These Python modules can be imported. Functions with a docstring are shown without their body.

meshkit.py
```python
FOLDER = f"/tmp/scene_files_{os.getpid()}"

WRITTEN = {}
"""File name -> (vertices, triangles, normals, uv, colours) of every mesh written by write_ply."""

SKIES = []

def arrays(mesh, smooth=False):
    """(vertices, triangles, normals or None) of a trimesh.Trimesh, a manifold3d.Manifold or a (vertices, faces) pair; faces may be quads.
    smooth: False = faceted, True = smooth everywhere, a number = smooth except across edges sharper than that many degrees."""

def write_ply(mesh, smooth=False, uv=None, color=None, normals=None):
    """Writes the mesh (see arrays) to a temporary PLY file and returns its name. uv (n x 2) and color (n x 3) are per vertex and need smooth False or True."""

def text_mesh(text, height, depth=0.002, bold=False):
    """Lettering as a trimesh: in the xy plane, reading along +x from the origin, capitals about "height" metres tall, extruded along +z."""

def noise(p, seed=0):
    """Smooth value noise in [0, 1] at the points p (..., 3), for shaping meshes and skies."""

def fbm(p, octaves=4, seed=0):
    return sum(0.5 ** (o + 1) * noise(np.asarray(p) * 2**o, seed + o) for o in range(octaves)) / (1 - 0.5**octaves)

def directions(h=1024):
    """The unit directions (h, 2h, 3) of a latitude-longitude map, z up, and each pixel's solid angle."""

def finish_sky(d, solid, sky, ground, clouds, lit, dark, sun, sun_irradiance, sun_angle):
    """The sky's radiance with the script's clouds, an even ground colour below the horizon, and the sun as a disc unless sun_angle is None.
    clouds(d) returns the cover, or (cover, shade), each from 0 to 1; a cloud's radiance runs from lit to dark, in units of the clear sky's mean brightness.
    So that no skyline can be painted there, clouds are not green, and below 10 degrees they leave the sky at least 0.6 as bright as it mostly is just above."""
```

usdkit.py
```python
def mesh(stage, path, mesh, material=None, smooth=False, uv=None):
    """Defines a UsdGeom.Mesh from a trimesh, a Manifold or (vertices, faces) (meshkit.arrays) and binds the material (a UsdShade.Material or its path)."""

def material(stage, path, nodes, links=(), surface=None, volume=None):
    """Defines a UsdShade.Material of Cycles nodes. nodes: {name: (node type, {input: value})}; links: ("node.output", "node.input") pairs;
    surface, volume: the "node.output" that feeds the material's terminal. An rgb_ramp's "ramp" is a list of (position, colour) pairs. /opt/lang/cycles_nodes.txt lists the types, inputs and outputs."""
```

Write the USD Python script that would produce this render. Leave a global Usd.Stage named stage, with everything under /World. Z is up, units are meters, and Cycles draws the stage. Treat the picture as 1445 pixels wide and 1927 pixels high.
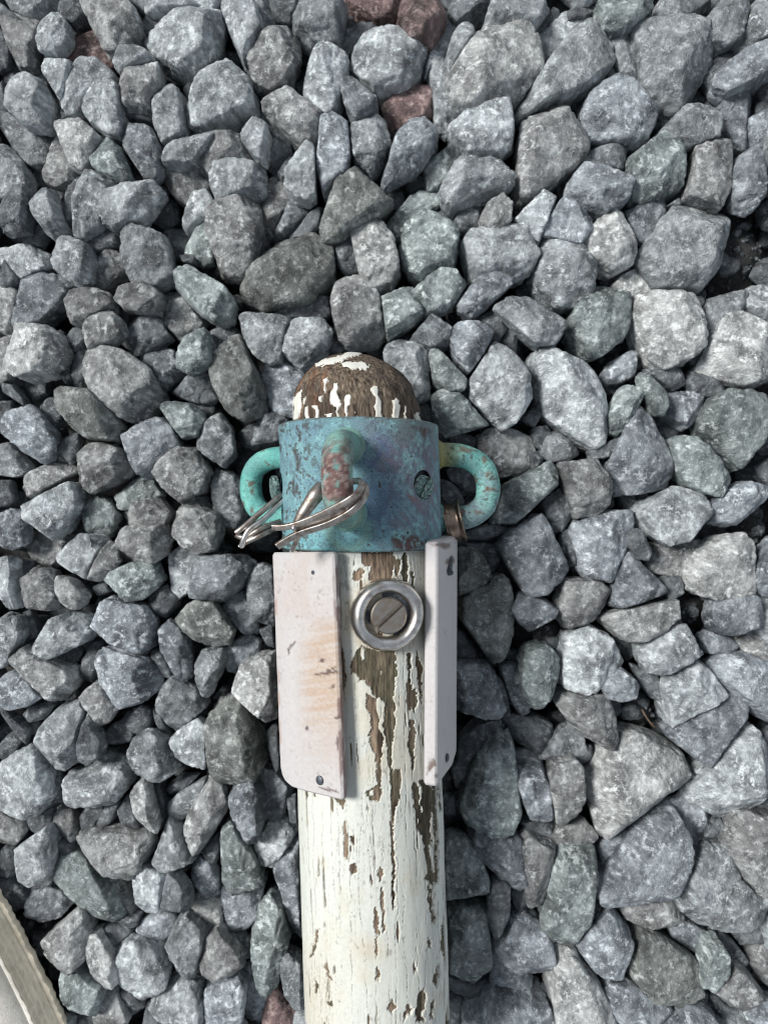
import math, re, random
import numpy as np
import trimesh, usdkit, meshkit
from scipy.spatial import cKDTree, ConvexHull
from shapely.geometry import Polygon
from shapely.geometry.polygon import orient
from pxr import Usd, UsdGeom, UsdLux, UsdShade, Sdf, Gf, Vt

stage = Usd.Stage.CreateInMemory()
UsdGeom.SetStageUpAxis(stage, "Z"); UsdGeom.SetStageMetersPerUnit(stage, 1.0)
world = UsdGeom.Xform.Define(stage, "/World"); stage.SetDefaultPrim(world.GetPrim())

# ---------------------------------------------------------------- camera, sky, sun, exposure
CAM_H = 0.5                                     # metres above the post's axis
cam = UsdGeom.Camera.Define(stage, "/World/camera")
cam.CreateFocalLengthAttr(36.0); cam.CreateHorizontalApertureAttr(36.0); cam.CreateVerticalApertureAttr(48.0)
cam.AddTranslateOp().Set(Gf.Vec3d(0, 0, CAM_H))  # looks straight down, photo's top towards +y
cam.CreateFStopAttr(11.0); cam.CreateFocusDistanceAttr(0.455); cam.CreateClippingRangeAttr((0.02, 100.0))
EXPOSURE = 1.74
cam.CreateExposureAttr(EXPOSURE)

SUN_DIR = np.array([-0.72, 0.30, 0.80]); SUN_DIR /= np.linalg.norm(SUN_DIR)   # towards the sun
SUN_ELEV = math.asin(SUN_DIR[2]); SUN_ROT = math.atan2(SUN_DIR[0], SUN_DIR[1])
sky_mat = usdkit.material(stage, "/World/Looks/overcast_sky", {
    "sky": ("sky_texture", {"sky_type": "single_scattering", "sun_disc": False, "sun_elevation": SUN_ELEV, "sun_rotation": SUN_ROT, "altitude": 50.0}),
    "tc": ("texture_coordinate", {}),
    "cl": ("noise_texture", {"scale": 1.7, "detail": 5.0, "roughness": 0.55}),
    "ramp": ("rgb_ramp", {"ramp": [(0.32, (1.2, 1.34, 1.54)), (0.68, (3.4, 3.62, 3.9))]}),
    "mx": ("mix_color", {"fac": 0.9, "use_clamp": False}),
    "bg": ("background_shader", {"strength": 0.05})},
    [("tc.generated", "cl.vector"), ("cl.fac", "ramp.fac"), ("sky.color", "mx.a"), ("ramp.color", "mx.b"), ("mx.result", "bg.color")],
    surface="bg.background")
dome = UsdLux.DomeLight.Define(stage, "/World/sky"); dome.GetPrim().SetCustomDataByKey("kind", "structure")
UsdShade.MaterialBindingAPI.Apply(dome.GetPrim()).Bind(sky_mat)
sun = UsdLux.DistantLight.Define(stage, "/World/sun")
sun.CreateIntensityAttr(0.4); sun.CreateAngleAttr(18.0); sun.CreateNormalizeAttr(True); sun.CreateColorAttr(Gf.Vec3f(1.0, 0.985, 0.96))
_z = SUN_DIR; _x = np.cross([0, 1, 0], _z); _x /= np.linalg.norm(_x); _y = np.cross(_z, _x)
sun.AddTransformOp().Set(Gf.Matrix4d(*_x, 0, *_y, 0, *_z, 0, 0, 0, 0, 1))

# ---------------------------------------------------------------- helpers
used = {}
def path_for(name, parent):
    base = (parent or "/World") + "/" + name
    n = used.get(base, -1) + 1; used[base] = n
    return base if n == 0 else f"{base}_{n:03d}"
def tag(prim, label=None, cat=None, group=None, kind=None):
    for k, v in (("label", label), ("category", cat), ("group", group), ("kind", kind)):
        if v: prim.SetCustomDataByKey(k, v)
    return prim
def obj(name, mesh, mat, parent=None, smooth=30, col=None, loc=None, **kw):
    p = path_for(name, str(parent.GetPath()) if parent is not None else None)
    m = usdkit.mesh(stage, p, mesh, mat, smooth=smooth)
    if col is not None:
        pv = UsdGeom.PrimvarsAPI(m).CreatePrimvar("tint", Sdf.ValueTypeNames.Color3fArray, "vertex")
        pv.Set(Vt.Vec3fArray.FromNumpy(np.asarray(col, np.float32)))
    if loc is not None: m.AddTranslateOp().Set(Gf.Vec3d(*map(float, loc)))
    return tag(m.GetPrim(), **kw)
def thing(name, label, cat, loc=(0, 0, 0), group=None):
    x = UsdGeom.Xform.Define(stage, path_for(name, None)); x.AddTranslateOp().Set(Gf.Vec3d(*map(float, loc)))
    return tag(x.GetPrim(), label, cat, group)
def at(u, v, z):                                # a photo pixel to the point at height z
    d = CAM_H - z
    return np.array([(u - 722.5) / 1445 * d, (963.5 - v) / 1445 * d, z])
def pixel(p):
    d = CAM_H - p[..., 2]
    return np.stack([722.5 + p[..., 0] / d * 1445, 963.5 - p[..., 1] / d * 1445], -1)
def fbm(p, octaves=4, seed=0): return meshkit.fbm(p, octaves, seed)
def smooth(a, b, x):
    t = np.clip((x - a) / (b - a), 0, 1); return t * t * (3 - 2 * t)
def grid_faces(n, m, wrap=False):
    i, j = np.meshgrid(np.arange(n - 1), np.arange(m if wrap else m - 1), indexing="ij")
    a = i * m + j; b = i * m + (j + 1) % m
    return np.stack([a, b, b + m, a + m], -1).reshape(-1, 4)
def mixc(c, new, w): return c + (np.asarray(new) - c) * np.asarray(w)[..., None]
def unit(v): v = np.asarray(v, float); return v / np.linalg.norm(v)
def tube(path, rad, n=16, cap=True, flat=None, up=None):
    """Round (or elliptical, flat=(a, b) along the frame) tube along path."""
    P = np.asarray(path, float); T = np.gradient(P, axis=0); T /= np.linalg.norm(T, axis=1, keepdims=True)
    u = np.asarray(up if up is not None else ([0, 0, 1] if abs(T[0][2]) < .9 else [1, 0, 0]), float)
    rad = np.broadcast_to(rad, len(P)); V = []
    for k in range(len(P)):
        u = u - T[k] * (u @ T[k]); u /= np.linalg.norm(u); w = np.cross(T[k], u)
        a = np.linspace(0, 2 * np.pi, n, endpoint=False)
        ca, sa = np.cos(a), np.sin(a)
        if flat: 
            e = 0.45                              # squared-off strip section
            ca, sa = np.sign(ca) * abs(ca) ** e * flat[0], np.sign(sa) * abs(sa) ** e * flat[1]
        V.append(P[k] + rad[k] * (ca[:, None] * u + sa[:, None] * w))
    V = np.vstack(V); F = grid_faces(len(P), n, True)
    F = np.vstack([F[:, [0, 1, 2]], F[:, [0, 2, 3]]])
    if cap:
        c = len(V); V = np.vstack([V, P[0], P[-1]]); k = np.arange(n); L = (len(P) - 1) * n
        F = np.vstack([F, np.stack([np.full(n, c), (k + 1) % n, k], 1), np.stack([np.full(n, c + 1), L + k, L + (k + 1) % n], 1)])
    return trimesh.Trimesh(V, F, process=False)
def spline(pts, n=40):
    from scipy.interpolate import CubicSpline
    P = np.asarray(pts, float); s = np.r_[0, np.cumsum(np.linalg.norm(np.diff(P, axis=0), axis=1))]
    return CubicSpline(s, P)(np.linspace(0, s[-1], n))
def revolve(profile, n=48):
    """Surface of revolution about z of (r, z) pairs running from the axis outwards and back."""
    pr = np.asarray(profile, float); a = np.linspace(0, 2 * np.pi, n, endpoint=False)
    V = np.stack([pr[:, None, 0] * np.cos(a), pr[:, None, 0] * np.sin(a), np.broadcast_to(pr[:, None, 1], (len(pr), n))], -1).reshape(-1, 3)
    F = grid_faces(len(pr), n, True)
    m = trimesh.Trimesh(V, np.vstack([F[:, [0, 1, 2]], F[:, [0, 2, 3]]]), process=False)
    return m
def frame(origin, zdir, xdir=(1, 0, 0)):
    z = unit(zdir); x = np.asarray(xdir, float); x = unit(x - z * (x @ z)); y = np.cross(z, x)
    M = np.eye(4); M[:3, 0], M[:3, 1], M[:3, 2], M[:3, 3] = x, y, z, origin; return M
def moved(m, M): m = m.copy(); m.apply_transform(M); return m
def sdf_polys(pts, polys):
    """Largest signed distance (positive inside) of 2-D points to any polygon."""
    best = np.full(len(pts), -99.0)
    for P in polys:
        P = np.asarray(P, float); lo, hi = P.min(0) - 14, P.max(0) + 14
        k = np.nonzero(((pts > lo) & (pts < hi)).all(1))[0]
        if not len(k): continue
        q = pts[k]; d2 = np.full(len(k), 1e9); ins = np.zeros(len(k), bool)
        for a, b in zip(P, np.roll(P, -1, 0)):
            e = b - a; w = q - a; t = np.clip((w @ e) / max(e @ e, 1e-9), 0, 1)
            d2 = np.minimum(d2, ((w - t[:, None] * e) ** 2).sum(1))
            c = (a[1] > q[:, 1]) != (b[1] > q[:, 1])
            if e[1] != 0: ins ^= c & (q[:, 0] < a[0] + (q[:, 1] - a[1]) / e[1] * e[0])
        best[k] = np.maximum(best[k], np.where(ins, 1, -1) * np.sqrt(d2))
    return best
def read_polys(text, ox, oy, u):
    return [[(ox + float(a.split(",")[0]) * u, oy + float(a.split(",")[1]) * u) for a in s.split()] for s in re.split(r"[;\n]+", text.strip())]

# ---------------------------------------------------------------- materials
def noise_node(scale, detail=4.0, rough=0.6, dist=0.0): return ("noise_texture", {"scale": scale, "detail": detail, "roughness": rough, "distortion": dist})
def stone_material(name, dark, mid, light, spark, sat=.42):
    return usdkit.material(stage, f"/World/Looks/{name}", {
        "geo": ("geometry", {}), "oi": ("object_info", {}),
        "off": ("combine_xyz", {}), "rx": ("math", {"math_type": "multiply", "value2": 6.283}), "rot": ("mapping", {"scale": (1.0, 1.0, .34)}),
        "big": noise_node(62, 5, .6, .35), "fine": noise_node(300, 5, .75), "grain": noise_node(820, 3, .7), "vein": noise_node(150, 6, .80, .15), "chip": ("voronoi_texture", {"scale": 130.0, "feature": "f1", "randomness": 1.0}),
        "r1": ("rgb_ramp", {"ramp": [(0.36, dark), (0.5, mid), (0.64, light)]}),
        "r2": ("rgb_ramp", {"ramp": [(0.34, (.56, .57, .59)), (0.5, (.97, .97, .97)), (0.65, (1.42, 1.42, 1.42))]}),
        "m1": ("mix_color", {"blend_type": "multiply", "fac": 0.9, "use_clamp": False}),
        "r3": ("rgb_ramp", {"ramp": [(0.60, (0, 0, 0)), (0.70, (.8, .8, .8))]}),
        "m2": ("mix_color", {"use_clamp": False, "b": spark}),
        "r4": ("rgb_ramp", {"ramp": [(0.54, (0, 0, 0)), (0.63, (.8, .8, .8))]}),
        "m3": ("mix_color", {"use_clamp": False, "b": spark}),
        "pt": ("map_range", {"from_min": 0.505, "from_max": 0.565, "to_min": 0.0, "to_max": 0.85, "clamp": True}),
        "m4": ("mix_color", {"use_clamp": False, "b": spark}),
        "rv": ("map_range", {"from_min": 0.0, "from_max": 1.0, "to_min": 0.74, "to_max": 1.26}),
        "m5": ("hsv", {"hue": 0.5, "saturation": sat}),
        "m6": ("mix_color", {"blend_type": "multiply", "fac": 1.0, "use_clamp": False, "b": (.955, 1.01, 1.03)}),
        "rr": ("map_range", {"from_min": 0.3, "from_max": 0.7, "to_min": 0.34, "to_max": 0.66}),
        "hb": ("math", {"math_type": "multiply_add", "value2": 1.8}), "hc": ("math", {"math_type": "multiply_add", "value2": 1.5}),
        "bump": ("bump", {"strength": 0.85, "distance": 0.0014}),
        "p": ("principled_bsdf", {"specular_ior_level": 0.5})},
        [("oi.random", "rx.value1"), ("rx.value", "off.x"), ("rx.value", "off.y"), ("off.vector", "rot.rotation"), ("geo.position", "rot.vector")] +
        [("rot.vector", f"{n}.vector") for n in ("big", "fine", "vein")] + [("geo.position", "grain.vector"), ("geo.position", "chip.vector")] +
        [("big.fac", "r1.fac"), ("fine.fac", "r2.fac"), ("r1.color", "m1.a"), ("r2.color", "m1.b"), ("grain.fac", "r3.fac"), ("m1.result", "m2.a"), ("r3.color", "m2.fac"),
         ("vein.fac", "r4.fac"), ("m2.result", "m3.a"), ("r4.color", "m3.fac"), ("geo.pointiness", "pt.value"), ("pt.result", "m4.fac"), ("m3.result", "m4.a"),
         ("oi.random", "rv.value"), ("m4.result", "m5.color"), ("rv.result", "m5.value"), ("m5.color", "m6.a"), ("m6.result", "p.base_color"),
         ("fine.fac", "rr.value"), ("rr.result", "p.roughness"),
         ("fine.fac", "hb.value1"), ("grain.fac", "hb.value3"), ("chip.distance", "hc.value1"), ("hb.value", "hc.value3"), ("hc.value", "bump.height"), ("bump.normal", "p.normal")], surface="p.BSDF")
def C(*rgb): return tuple(((x / 255 + 0.055) / 1.055) ** 2.4 if x > 10 else x / 255 / 12.92 for x in rgb)
STONE = {
    "g": ("mid grey", stone_material("grey_granite", C(82, 85, 88), C(122, 126, 129), C(152, 156, 158), C(205, 208, 208))),
    "l": ("pale grey", stone_material("pale_granite", C(98, 102, 105), C(144, 149, 151), C(178, 182, 182), C(224, 228, 226))),
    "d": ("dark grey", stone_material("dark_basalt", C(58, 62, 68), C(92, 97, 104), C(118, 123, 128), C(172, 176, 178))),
    "b": ("brownish grey", stone_material("brownish_granite", C(84, 80, 78), C(126, 121, 118), C(156, 151, 146), C(204, 200, 195))),
    "n": ("bluish grey", stone_material("bluish_granite", C(74, 80, 90), C(112, 120, 131), C(146, 153, 161), C(205, 210, 216))),
    "e": ("greenish grey", stone_material("greenish_diabase", C(70, 84, 80), C(110, 124, 119), C(145, 158, 151), C(200, 210, 203))),
    "r": ("dusky red", stone_material("red_porphyry", C(66, 44, 43), C(102, 72, 68), C(130, 95, 89), C(168, 138, 130), .72)),
    "w": ("warm pale", stone_material("warm_granite", C(104, 100, 98), C(150, 145, 140), C(186, 180, 173), C(226, 222, 214))),
    "o": ("olive grey", stone_material("olive_granite", C(72, 73, 66), C(108, 108, 99), C(136, 136, 126), C(184, 184, 174)))}
# traced stones: per close-up (origin and photo pixels per unit): tone, layer (0 top .. 2 deep), outline
TILES = {(0,0,3.336): """
g1 4,0 34,0 34,6 24,13 15,12 8,6;g1 35,0 47,0 50,9 45,15 38,14 36,7;b0 47,0 71,0 80,12 80,22 68,33 60,30 55,19 51,12;d1 0,2 6,7 14,13 9,13 0,9
b1 1,10 9,10 15,14 23,14 22,26 20,37 11,37 7,29 4,19;g1 0,14 4,18 7,29 5,37 0,40;l0 24,15 34,8 40,15 39,25 32,32 25,31 23,23;r1 39,29 45,22 53,19 58,28 64,36 62,40 52,35 42,39
g2 42,17 50,12 53,18 45,22 41,25;g0 65,38 69,27 77,26 87,33 82,38 73,38 69,43;l0 82,25 87,20 104,10 125,6 127,15 125,27 122,34 116,35 109,45 102,44 88,34;g1 80,20 84,7 102,9 100,13 88,20 82,25
g0 81,4 84,0 112,0 114,4 108,8 95,6 82,7;d1 112,0 128,0 125,7 117,7;g0 125,4 130,0 140,0 145,3 150,20 141,35 138,36 133,20 127,12;d2 73,0 82,0 80,9 76,5
l0 27,36 33,33 40,34 43,40 42,45 37,56 35,58 30,48 26,43;g0 37,58 44,43 49,36 57,37 68,46 66,49 56,49 50,58 49,66 40,68;l0 49,64 54,50 62,48 69,51 70,60 68,68 71,72 68,79 62,78 54,73
b0 68,49 72,38 84,37 91,38 92,48 89,54 86,62 79,62 72,62 68,57;d1 66,64 75,61 86,65 86,70 77,69 70,68;l0 5,52 9,46 16,44 27,50 31,57 30,70 26,73 15,72 7,65 5,60;g1 0,47 5,49 5,66 0,68
g1 0,69 6,67 12,72 30,75 33,81 29,94 21,95 13,90 8,81;w0 33,76 37,70 47,68 52,73 59,79 54,84 52,94 47,97 40,93 37,86;b1 27,100 31,86 34,80 37,87 42,95 48,97 45,101 34,106 28,104
e0 51,90 55,85 62,79 69,84 72,95 75,101 70,104 60,100 54,96;d0 70,83 71,70 77,71 87,75 92,85 92,98 87,102 81,100 75,90;l0 87,58 90,52 97,50 103,53 105,64 106,77 101,80 93,82 89,75 87,66
b1 105,51 113,40 121,33 126,36 117,44 112,54 106,58;l0 106,62 114,50 122,37 129,36 138,44 144,53 145,64 133,69 115,75 107,72;g1 140,43 145,28 150,35 150,50 144,51;g0 93,90 98,82 114,77 124,75 120,80 112,84 112,93 103,95 94,94
b0 111,85 120,79 137,76 138,82 143,91 130,91 121,91 119,100 114,94;g0 137,72 145,66 152,74 150,92 144,90 138,82;b1 93,94 102,95 112,93 116,97 119,103 118,108 111,110 108,117 100,112 93,102
l0 120,96 126,91 138,92 150,97 150,110 143,112 132,114 123,114 120,107;g1 0,83 8,85 14,94 18,103 17,107 9,106 4,112 0,110;d0 1,125 5,111 10,107 16,106 17,118 15,131 3,132;l0 18,111 29,107 31,114 36,124 38,131 33,137 26,131 21,122
r1 14,131 17,126 23,127 27,133 23,139 16,138;g1 37,118 41,107 47,102 46,112 42,130 38,122;g0 43,128 44,114 49,98 55,99 65,104 60,108 57,117 59,128 52,132 47,136 43,133;l0 57,121 60,110 73,105 86,103 93,109 86,119 80,127 66,131 59,127
d2 84,125 93,112 99,115 101,125 95,130;l1 104,127 109,110 117,109 121,115 118,124 106,131;b0 118,121 126,115 138,111 147,117 148,132 144,148 136,157 126,156 120,141;g0 71,131 80,129 93,133 97,145 99,158 90,163 76,161 71,150
b1 51,138 58,130 71,132 70,138 60,141 52,144;l1 0,141 21,141 28,144 28,151 14,158 5,152 0,148;e1 105,145 112,130 118,125 119,134 121,148 115,150;d2 98,132 108,133 110,140 104,146 98,146
g2 18,42 24,37 27,44 28,50 20,47;g2 3,46 9,41 14,44 7,49;g2 20,96 27,97 28,106 18,106;d2 30,106 42,102 36,116 31,113;d2 100,40 106,45 102,49 92,46 94,42;d2 126,31 133,30 136,37 128,36
""", (482,0,3.336): """
g1 -19,7 -16,0 5,0 11,12 5,22 0,25 -7,16 -17,12;g1 7,0 24,0 21,9 19,14 13,13 9,6;g0 21,12 26,2 30,0 50,0 49,12 47,27 42,28 31,25 23,19;b0 0,30 4,22 10,18 17,18 25,25 25,33 21,45 17,50 8,53 0,51 -3,42 -4,36
d2 16,16 21,18 23,24 20,22;r1 51,0 80,0 82,6 76,15 68,16 61,11 55,6;r0 82,4 88,0 101,0 107,12 103,20 99,26 94,25 87,24 82,16 80,10;d1 101,0 132,0 131,6 120,12 113,16 107,9
d1 50,19 56,16 67,16 68,20 61,24 55,30 51,32 47,29;d2 26,28 35,26 32,34 28,38 25,35;l0 34,28 38,27 43,32 52,34 53,38 49,43 47,50 47,60 44,66 39,66 31,60 27,54 28,44 31,37;l0 54,34 58,28 67,23 82,23 92,27 97,32 95,36 91,38 89,43 88,51 80,54 68,55 60,49 53,41
d0 47,48 51,43 58,48 67,57 69,65 63,67 56,70 51,62;r1 72,62 78,56 86,53 91,47 96,48 98,57 99,68 93,70 86,72 80,78 75,80 73,70;b0 5,66 7,55 12,49 22,54 33,62 38,67 36,76 35,82 26,83 18,77 10,71;d1 -7,76 -1,64 8,70 19,82 21,90 10,98 1,92
n0 36,70 43,66 51,71 52,80 53,92 49,102 43,106 38,110 35,100 34,92 36,82;g0 52,75 57,68 66,66 72,70 73,79 76,86 70,93 64,99 57,95 53,86;n0 80,79 86,70 93,68 101,74 102,80 96,90 86,99 78,104 72,106 72,100 75,88
o0 36,129 40,115 44,105 56,98 65,105 77,116 74,120 68,125 57,123 52,131 47,136 38,137;l0 17,99 23,88 29,82 33,85 33,100 34,112 30,115 22,113 17,108;b1 3,115 9,101 16,101 17,109 21,114 18,121 11,131 6,136 3,128
d1 19,115 30,116 29,123 19,131 10,135 12,129;w0 53,129 62,123 71,127 79,141 81,153 76,163 65,166 59,157;e0 82,135 86,126 93,121 104,126 112,129 115,135 111,150 104,156 95,160 86,155 81,145
e1 74,128 83,117 92,110 101,108 104,112 102,118 94,120 86,126 81,135;g0 103,108 110,97 118,92 134,92 142,98 144,107 134,112 120,117 110,120 105,116;e1 95,97 101,90 112,84 117,90 110,96 103,106 97,108
l0 108,76 116,71 130,67 143,61 145,72 144,85 136,90 120,91 113,84;w0 106,51 113,39 127,22 142,13 158,27 161,42 149,57 136,60 122,67 110,60;g1 98,45 99,38 106,38 109,42 105,50 108,60 118,68 112,73 107,76 101,72 99,60
n1 95,43 99,33 101,22 106,14 112,17 108,28 106,36 100,38;l0 107,33 109,25 113,17 119,13 123,17 124,22 118,30 110,40;g0 127,20 134,0 161,0 165,6 157,17 154,19 145,14 138,16 132,19;d1 112,125 115,117 127,116 127,125 124,132 114,131
b0 126,124 129,117 139,111 144,116 143,126 137,131 128,132;l0 115,139 119,133 137,130 151,132 158,144 152,157 137,162 122,160;g1 22,132 30,122 37,118 35,130 30,134 22,135;o0 -8,166 5,144 14,136 32,134 43,141 44,156 32,172 5,177 -4,172
g1 45,138 49,134 55,134 56,145 50,148 45,146;d2 83,103 92,98 96,108 88,110;d2 75,108 82,110 84,117 79,121 74,114;d1 -3,116 3,122 4,134 1,146 -3,140;g1 12,98 17,94 20,88 17,100 15,101
""", (963,0,3.336): """
b1 18,14 24,5 26,8 25,15 19,16 12,20;d2 18,0 36,0 36,3 28,9 24,4;g1 28,10 36,3 46,1 47,9 40,10 30,14;l1 11,20 21,16 32,14 38,10 46,10 49,17 53,24 52,28 47,23 39,19 30,22 26,31 18,36 16,26
l0 3,69 1,65 10,56 17,45 20,36 31,21 40,18 47,23 53,30 55,37 51,47 43,54 27,52 20,58 10,66;e0 46,7 49,0 76,0 78,8 74,13 66,16 63,20 56,21 50,18;g1 78,14 83,2 90,0 95,5 102,13 103,19 92,18 85,15;g1 93,0 112,0 106,6 98,12 95,8
g0 105,18 113,10 119,0 127,1 132,7 129,14 127,24 118,28 110,25;l0 125,25 129,15 134,4 138,0 150,0 150,20 146,25 135,29 128,30;g0 64,20 67,16 75,14 88,17 103,20 110,24 111,37 108,44 100,53 95,63 90,66 77,58 70,48 66,36;g1 54,23 58,21 63,21 66,33 70,44 73,50 66,48 60,44 56,35
n1 107,44 111,33 120,30 126,32 118,38 114,46 112,52;n0 115,40 128,31 145,26 155,28 152,40 144,46 135,50 126,52 119,56 114,53 112,49;n1 112,50 118,56 124,54 132,53 131,65 130,83 126,87 119,82 117,72 113,62;d2 97,62 101,52 110,51 112,58 105,61
n0 38,65 41,57 50,51 63,48 70,51 75,58 80,63 77,73 74,82 69,83 58,79 45,80 40,75;b0 1,110 3,80 6,72 15,63 22,60 26,65 32,70 39,78 43,85 40,92 33,97 24,104 13,113 3,116;g0 82,76 90,67 105,61 112,63 115,71 114,79 104,82 95,86 91,80
b0 97,104 100,86 102,81 110,80 120,81 122,88 122,105 119,114 115,120 105,118 96,114;e0 65,90 72,84 82,77 88,77 90,88 94,100 94,108 86,111 77,115 70,116 66,113 67,101;n0 32,103 38,96 48,95 60,99 67,103 65,113 58,119 51,122 40,118 31,111;d1 40,94 44,86 55,84 64,85 61,97 50,96
l0 1,125 8,117 18,108 25,112 22,120 18,126 16,133 15,138 10,136 5,130;n0 16,130 22,120 30,112 36,118 45,124 44,132 38,140 28,136 17,135;w0 39,136 46,126 56,120 62,123 66,132 69,142 67,150 56,155 47,150 41,143
n1 63,121 71,118 82,114 84,118 80,128 73,139 70,138 66,130;l0 68,147 75,137 83,123 92,117 119,122 121,132 115,153 104,166 80,165 71,156;n0 124,112 124,98 127,89 134,84 139,90 141,101 139,115 133,120 126,118;n1 131,72 133,68 145,62 150,65 150,82 140,84 134,82
g1 139,88 145,86 150,88 150,110 142,109 141,98;g1 140,116 145,112 150,113 150,130 143,128 140,122;d2 91,92 95,90 98,93 96,104 94,98;g0 13,145 18,137 28,137 40,141 46,150 45,165 38,174 22,175 14,165 11,155;d2 25,64 33,60 34,70 30,69
d2 34,58 40,56 38,66 36,70;g1 52,50 55,39 58,46 58,50;d1 86,117 92,113 96,117;n1 140,50 145,47 150,48 150,58 143,57;d2 23,105 33,98 31,110 26,112;d2 80,70 86,64 88,70 82,76
""", (0,482,3.336): """
g0 30,4 36,-8 42,-10 51,-6 55,4 53,15 46,19 38,13;b1 55,8 58,0 66,-2 70,2 71,12 61,20 55,17;e0 99,17 102,7 107,5 113,11 120,14 128,20 133,26 131,36 124,39 115,34 110,25 103,22;b1 90,28 92,21 98,21 104,22 110,27 116,36 112,42 104,49 98,44 93,38
b0 66,26 70,18 80,15 88,18 92,22 90,33 82,33 72,31;n1 11,26 13,16 24,12 36,13 44,19 40,25 30,30 26,38 15,41 12,41;b0 39,28 44,20 54,19 63,22 65,30 55,33 49,40 41,38;b0 48,43 52,37 62,31 69,36 70,44 64,50 56,52 51,53
w1 0,16 6,16 11,22 10,34 4,43 0,42;w0 13,44 15,39 28,40 35,44 40,55 36,63 30,67 23,66 15,70 8,66 6,62 10,54;b1 0,48 8,46 12,46 10,55 6,63 6,69 0,72;d1 73,38 80,35 90,36 96,46 88,52 78,57 74,46
d1 80,58 92,52 98,54 104,67 92,75 88,68;e0 101,58 106,49 116,41 119,47 121,60 112,65 107,67 101,63;d1 119,42 134,42 132,48 124,54 120,50;o0 121,66 122,55 131,47 137,46 144,60 150,76 148,90 138,93 129,88 123,78
d1 99,77 106,69 116,65 121,66 121,76 114,83 104,80;e0 91,86 96,82 107,83 114,89 116,93 112,101 103,103 97,95;b0 50,68 53,56 62,52 74,55 82,61 88,68 93,80 90,85 82,92 75,94 68,87 62,82 54,77;o0 32,77 37,74 50,75 56,81 64,88 69,97 66,104 54,104 44,98 38,91 33,83
n0 3,95 6,89 18,84 24,88 27,97 33,103 30,113 25,117 16,110 5,101;g1 22,90 30,81 34,82 37,92 30,98;g1 32,111 40,102 46,100 46,112 41,117;b0 45,112 50,107 60,106 70,109 75,120 66,128 54,134 47,128
n0 72,100 80,94 90,91 97,95 103,108 100,115 88,121 82,125 75,117 72,108;b0 87,122 95,117 102,107 112,109 119,122 115,133 102,139 95,133;g0 111,104 116,93 124,89 131,97 133,112 126,119 118,114 112,109;g1 122,132 123,121 130,123 137,128 138,145 134,152 123,150 122,140
e1 67,136 76,127 85,124 91,135 86,142 73,143 68,140;b1 70,145 80,138 90,136 97,145 92,154 78,155;b1 103,143 108,136 116,136 122,144 120,152 108,154;b1 16,130 20,122 30,117 44,118 44,122 36,126 28,130 18,136
l0 14,140 24,134 38,128 44,128 46,141 40,152 33,160 24,152 17,146;e1 47,142 55,136 62,138 68,146 62,158 52,157;g1 0,108 6,106 14,114 19,121 10,124 0,122;b1 0,127 7,127 9,138 4,141 0,141
e1 2,72 8,73 15,81 15,85 8,80 3,77;b2 15,72 27,69 27,77 21,83 17,77;d1 0,82 7,82 8,88 4,94 0,92;e1 41,60 46,54 50,53 52,58 50,68 47,73 42,70
g1 38,47 43,41 48,42 49,48 44,54 40,51;b1 134,102 140,96 146,94 150,98 148,108 139,108;e1 102,0 111,0 111,5 104,4;d1 35,67 40,62 41,70 38,72;d1 0,14 4,2 8,10 12,14 4,20
""", (482,400,3.336): """
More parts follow.
